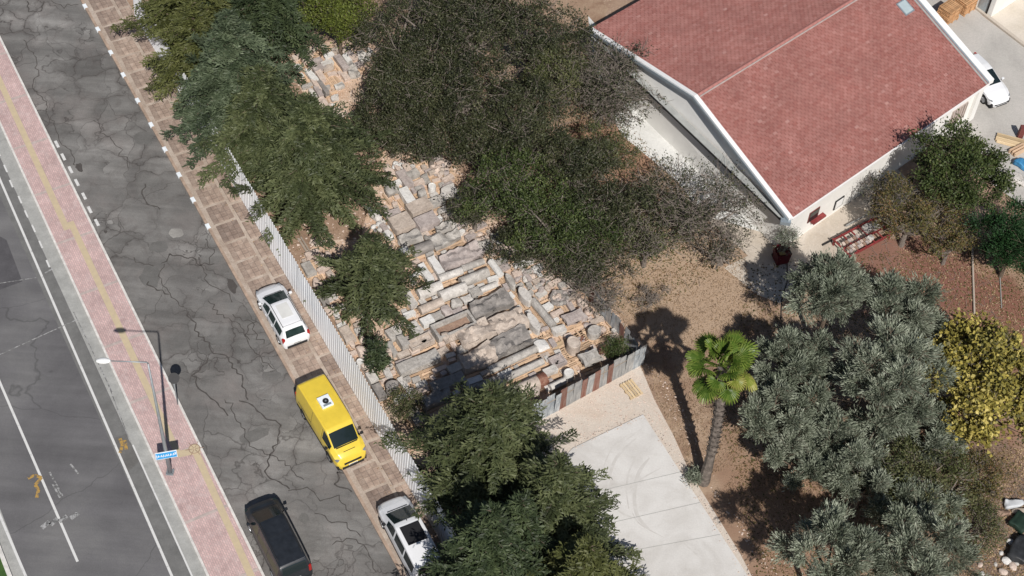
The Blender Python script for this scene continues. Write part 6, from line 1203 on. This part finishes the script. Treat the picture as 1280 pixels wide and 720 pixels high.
drape(1252, 643, .8, .3, .18, 'brown board beside the dark green net', 'brown', R(5), 13, 'board', 'board'); drape(1276, 640, 1.0, .2, .15, 'pale brown board across the dark net', 'wood_grey', R(10), 14, 'board', 'board')
for i, (x, y, s_, m) in enumerate(((1262, 678, .22, 'white'), (1251, 692, .16, 'white'), (1263, 691, .2, 'white'), (1258, 702, .27, 'white'), (1267, 697, .22, 'white'), (1265, 709, .25, 'pink'), (1253, 716, .25, 'pink'), (1225, 707, .18, 'pink'), (1244, 706, .13, 'pale'), (1270, 705, .16, 'pale'), (1227, 718, .15, 'white'))):
    p = P(x, y); o = link('boulder', rock_mesh(i+20, 1), m, None, (p.x, p.y, s_*.4), i); o.scale = (s_, s_*.8, s_*.8)
    tag(o, ['white lump topmost in the rubble line by the black sheet', 'lone white lump left of the rubble line', 'white lump second in the rubble line', 'wide white lump where the rubble line turns', 'white lump touching the black sheet', 'pink lump below the rubble line', 'pinkish lump at the bottom edge by the rubble', 'pinkish lump at the left of the twig litter', 'small pale lump left of the wide white one', 'small pale lump beside the black sheet', 'small white lump at the bottom edge by the twigs'][i], 'boulder', 'lumps of rubble in the bottom right corner')

# twig litter and debris around the junk corner and under the right hand trees
def litter(poly, n, seed, label=None, ln=(.2, .9), r_=.012, mat='bark_pale', name='twig_litter'):
    V, _ = scatter_quads(poly, n, .1, seed, 'flat'); C = V.mean(1); rs = np.random.RandomState(seed); mb = MB()
    for p in C:
        a = rs.uniform(0, PI); l = rs.uniform(*ln)/2; d = np.array([math.cos(a)*l, math.sin(a)*l, rs.uniform(-.04, .10)]); c = np.array([p[0], p[1], .06]); mb.tube([c-d, c+rs.randn(3)*.04, c+d], [r_, r_*.8, r_*.5], 3, False)
    o = mb.build(name, mat); o['kind'] = 'stuff'
litter([(1195, 600), (1300, 600), (1300, 740), (1190, 740)], 420, 31); litter([(560, 60), (700, 60), (830, 200), (930, 320), (800, 400), (700, 340)], 500, 32); litter([(1080, 290), (1280, 280), (1240, 440), (1100, 420)], 260, 33); litter([(730, 340), (800, 430), (830, 470), (790, 440)], 120, 34)
V, T_ = scatter_quads([(940, 330), (1290, 300), (1290, 740), (950, 740), (900, 520)], 16000, .10, 41, 'flat'); o = quads_obj('leaf_litter', V, MT['l_brown'], None, T_); o['kind'] = 'stuff'
V, T_ = scatter_quads([(560, 60), (700, 60), (830, 200), (930, 320), (800, 400), (700, 340)], 9000, .09, 42, 'flat'); o = quads_obj('leaf_litter', V, MT['l_brown'], None, T_); o['kind'] = 'stuff'
V, T_ = scatter_quads([(365, 60), (470, 60), (560, 190), (700, 350), (800, 440), (690, 520), (560, 620), (400, 380), (300, 230)], 5000, .07, 43, 'flat'); o = quads_obj('leaf_litter', V, MT['l_brown'], None, T_); o['kind'] = 'stuff'
pebbles([(800, 516), (812, 518), (945, 722), (925, 722)], 260, 51, 'pink', .02, .06, .095); pebbles([(716, 552), (806, 514), (808, 522), (720, 562)], 120, 52, 'pink', .02, .06, .095)
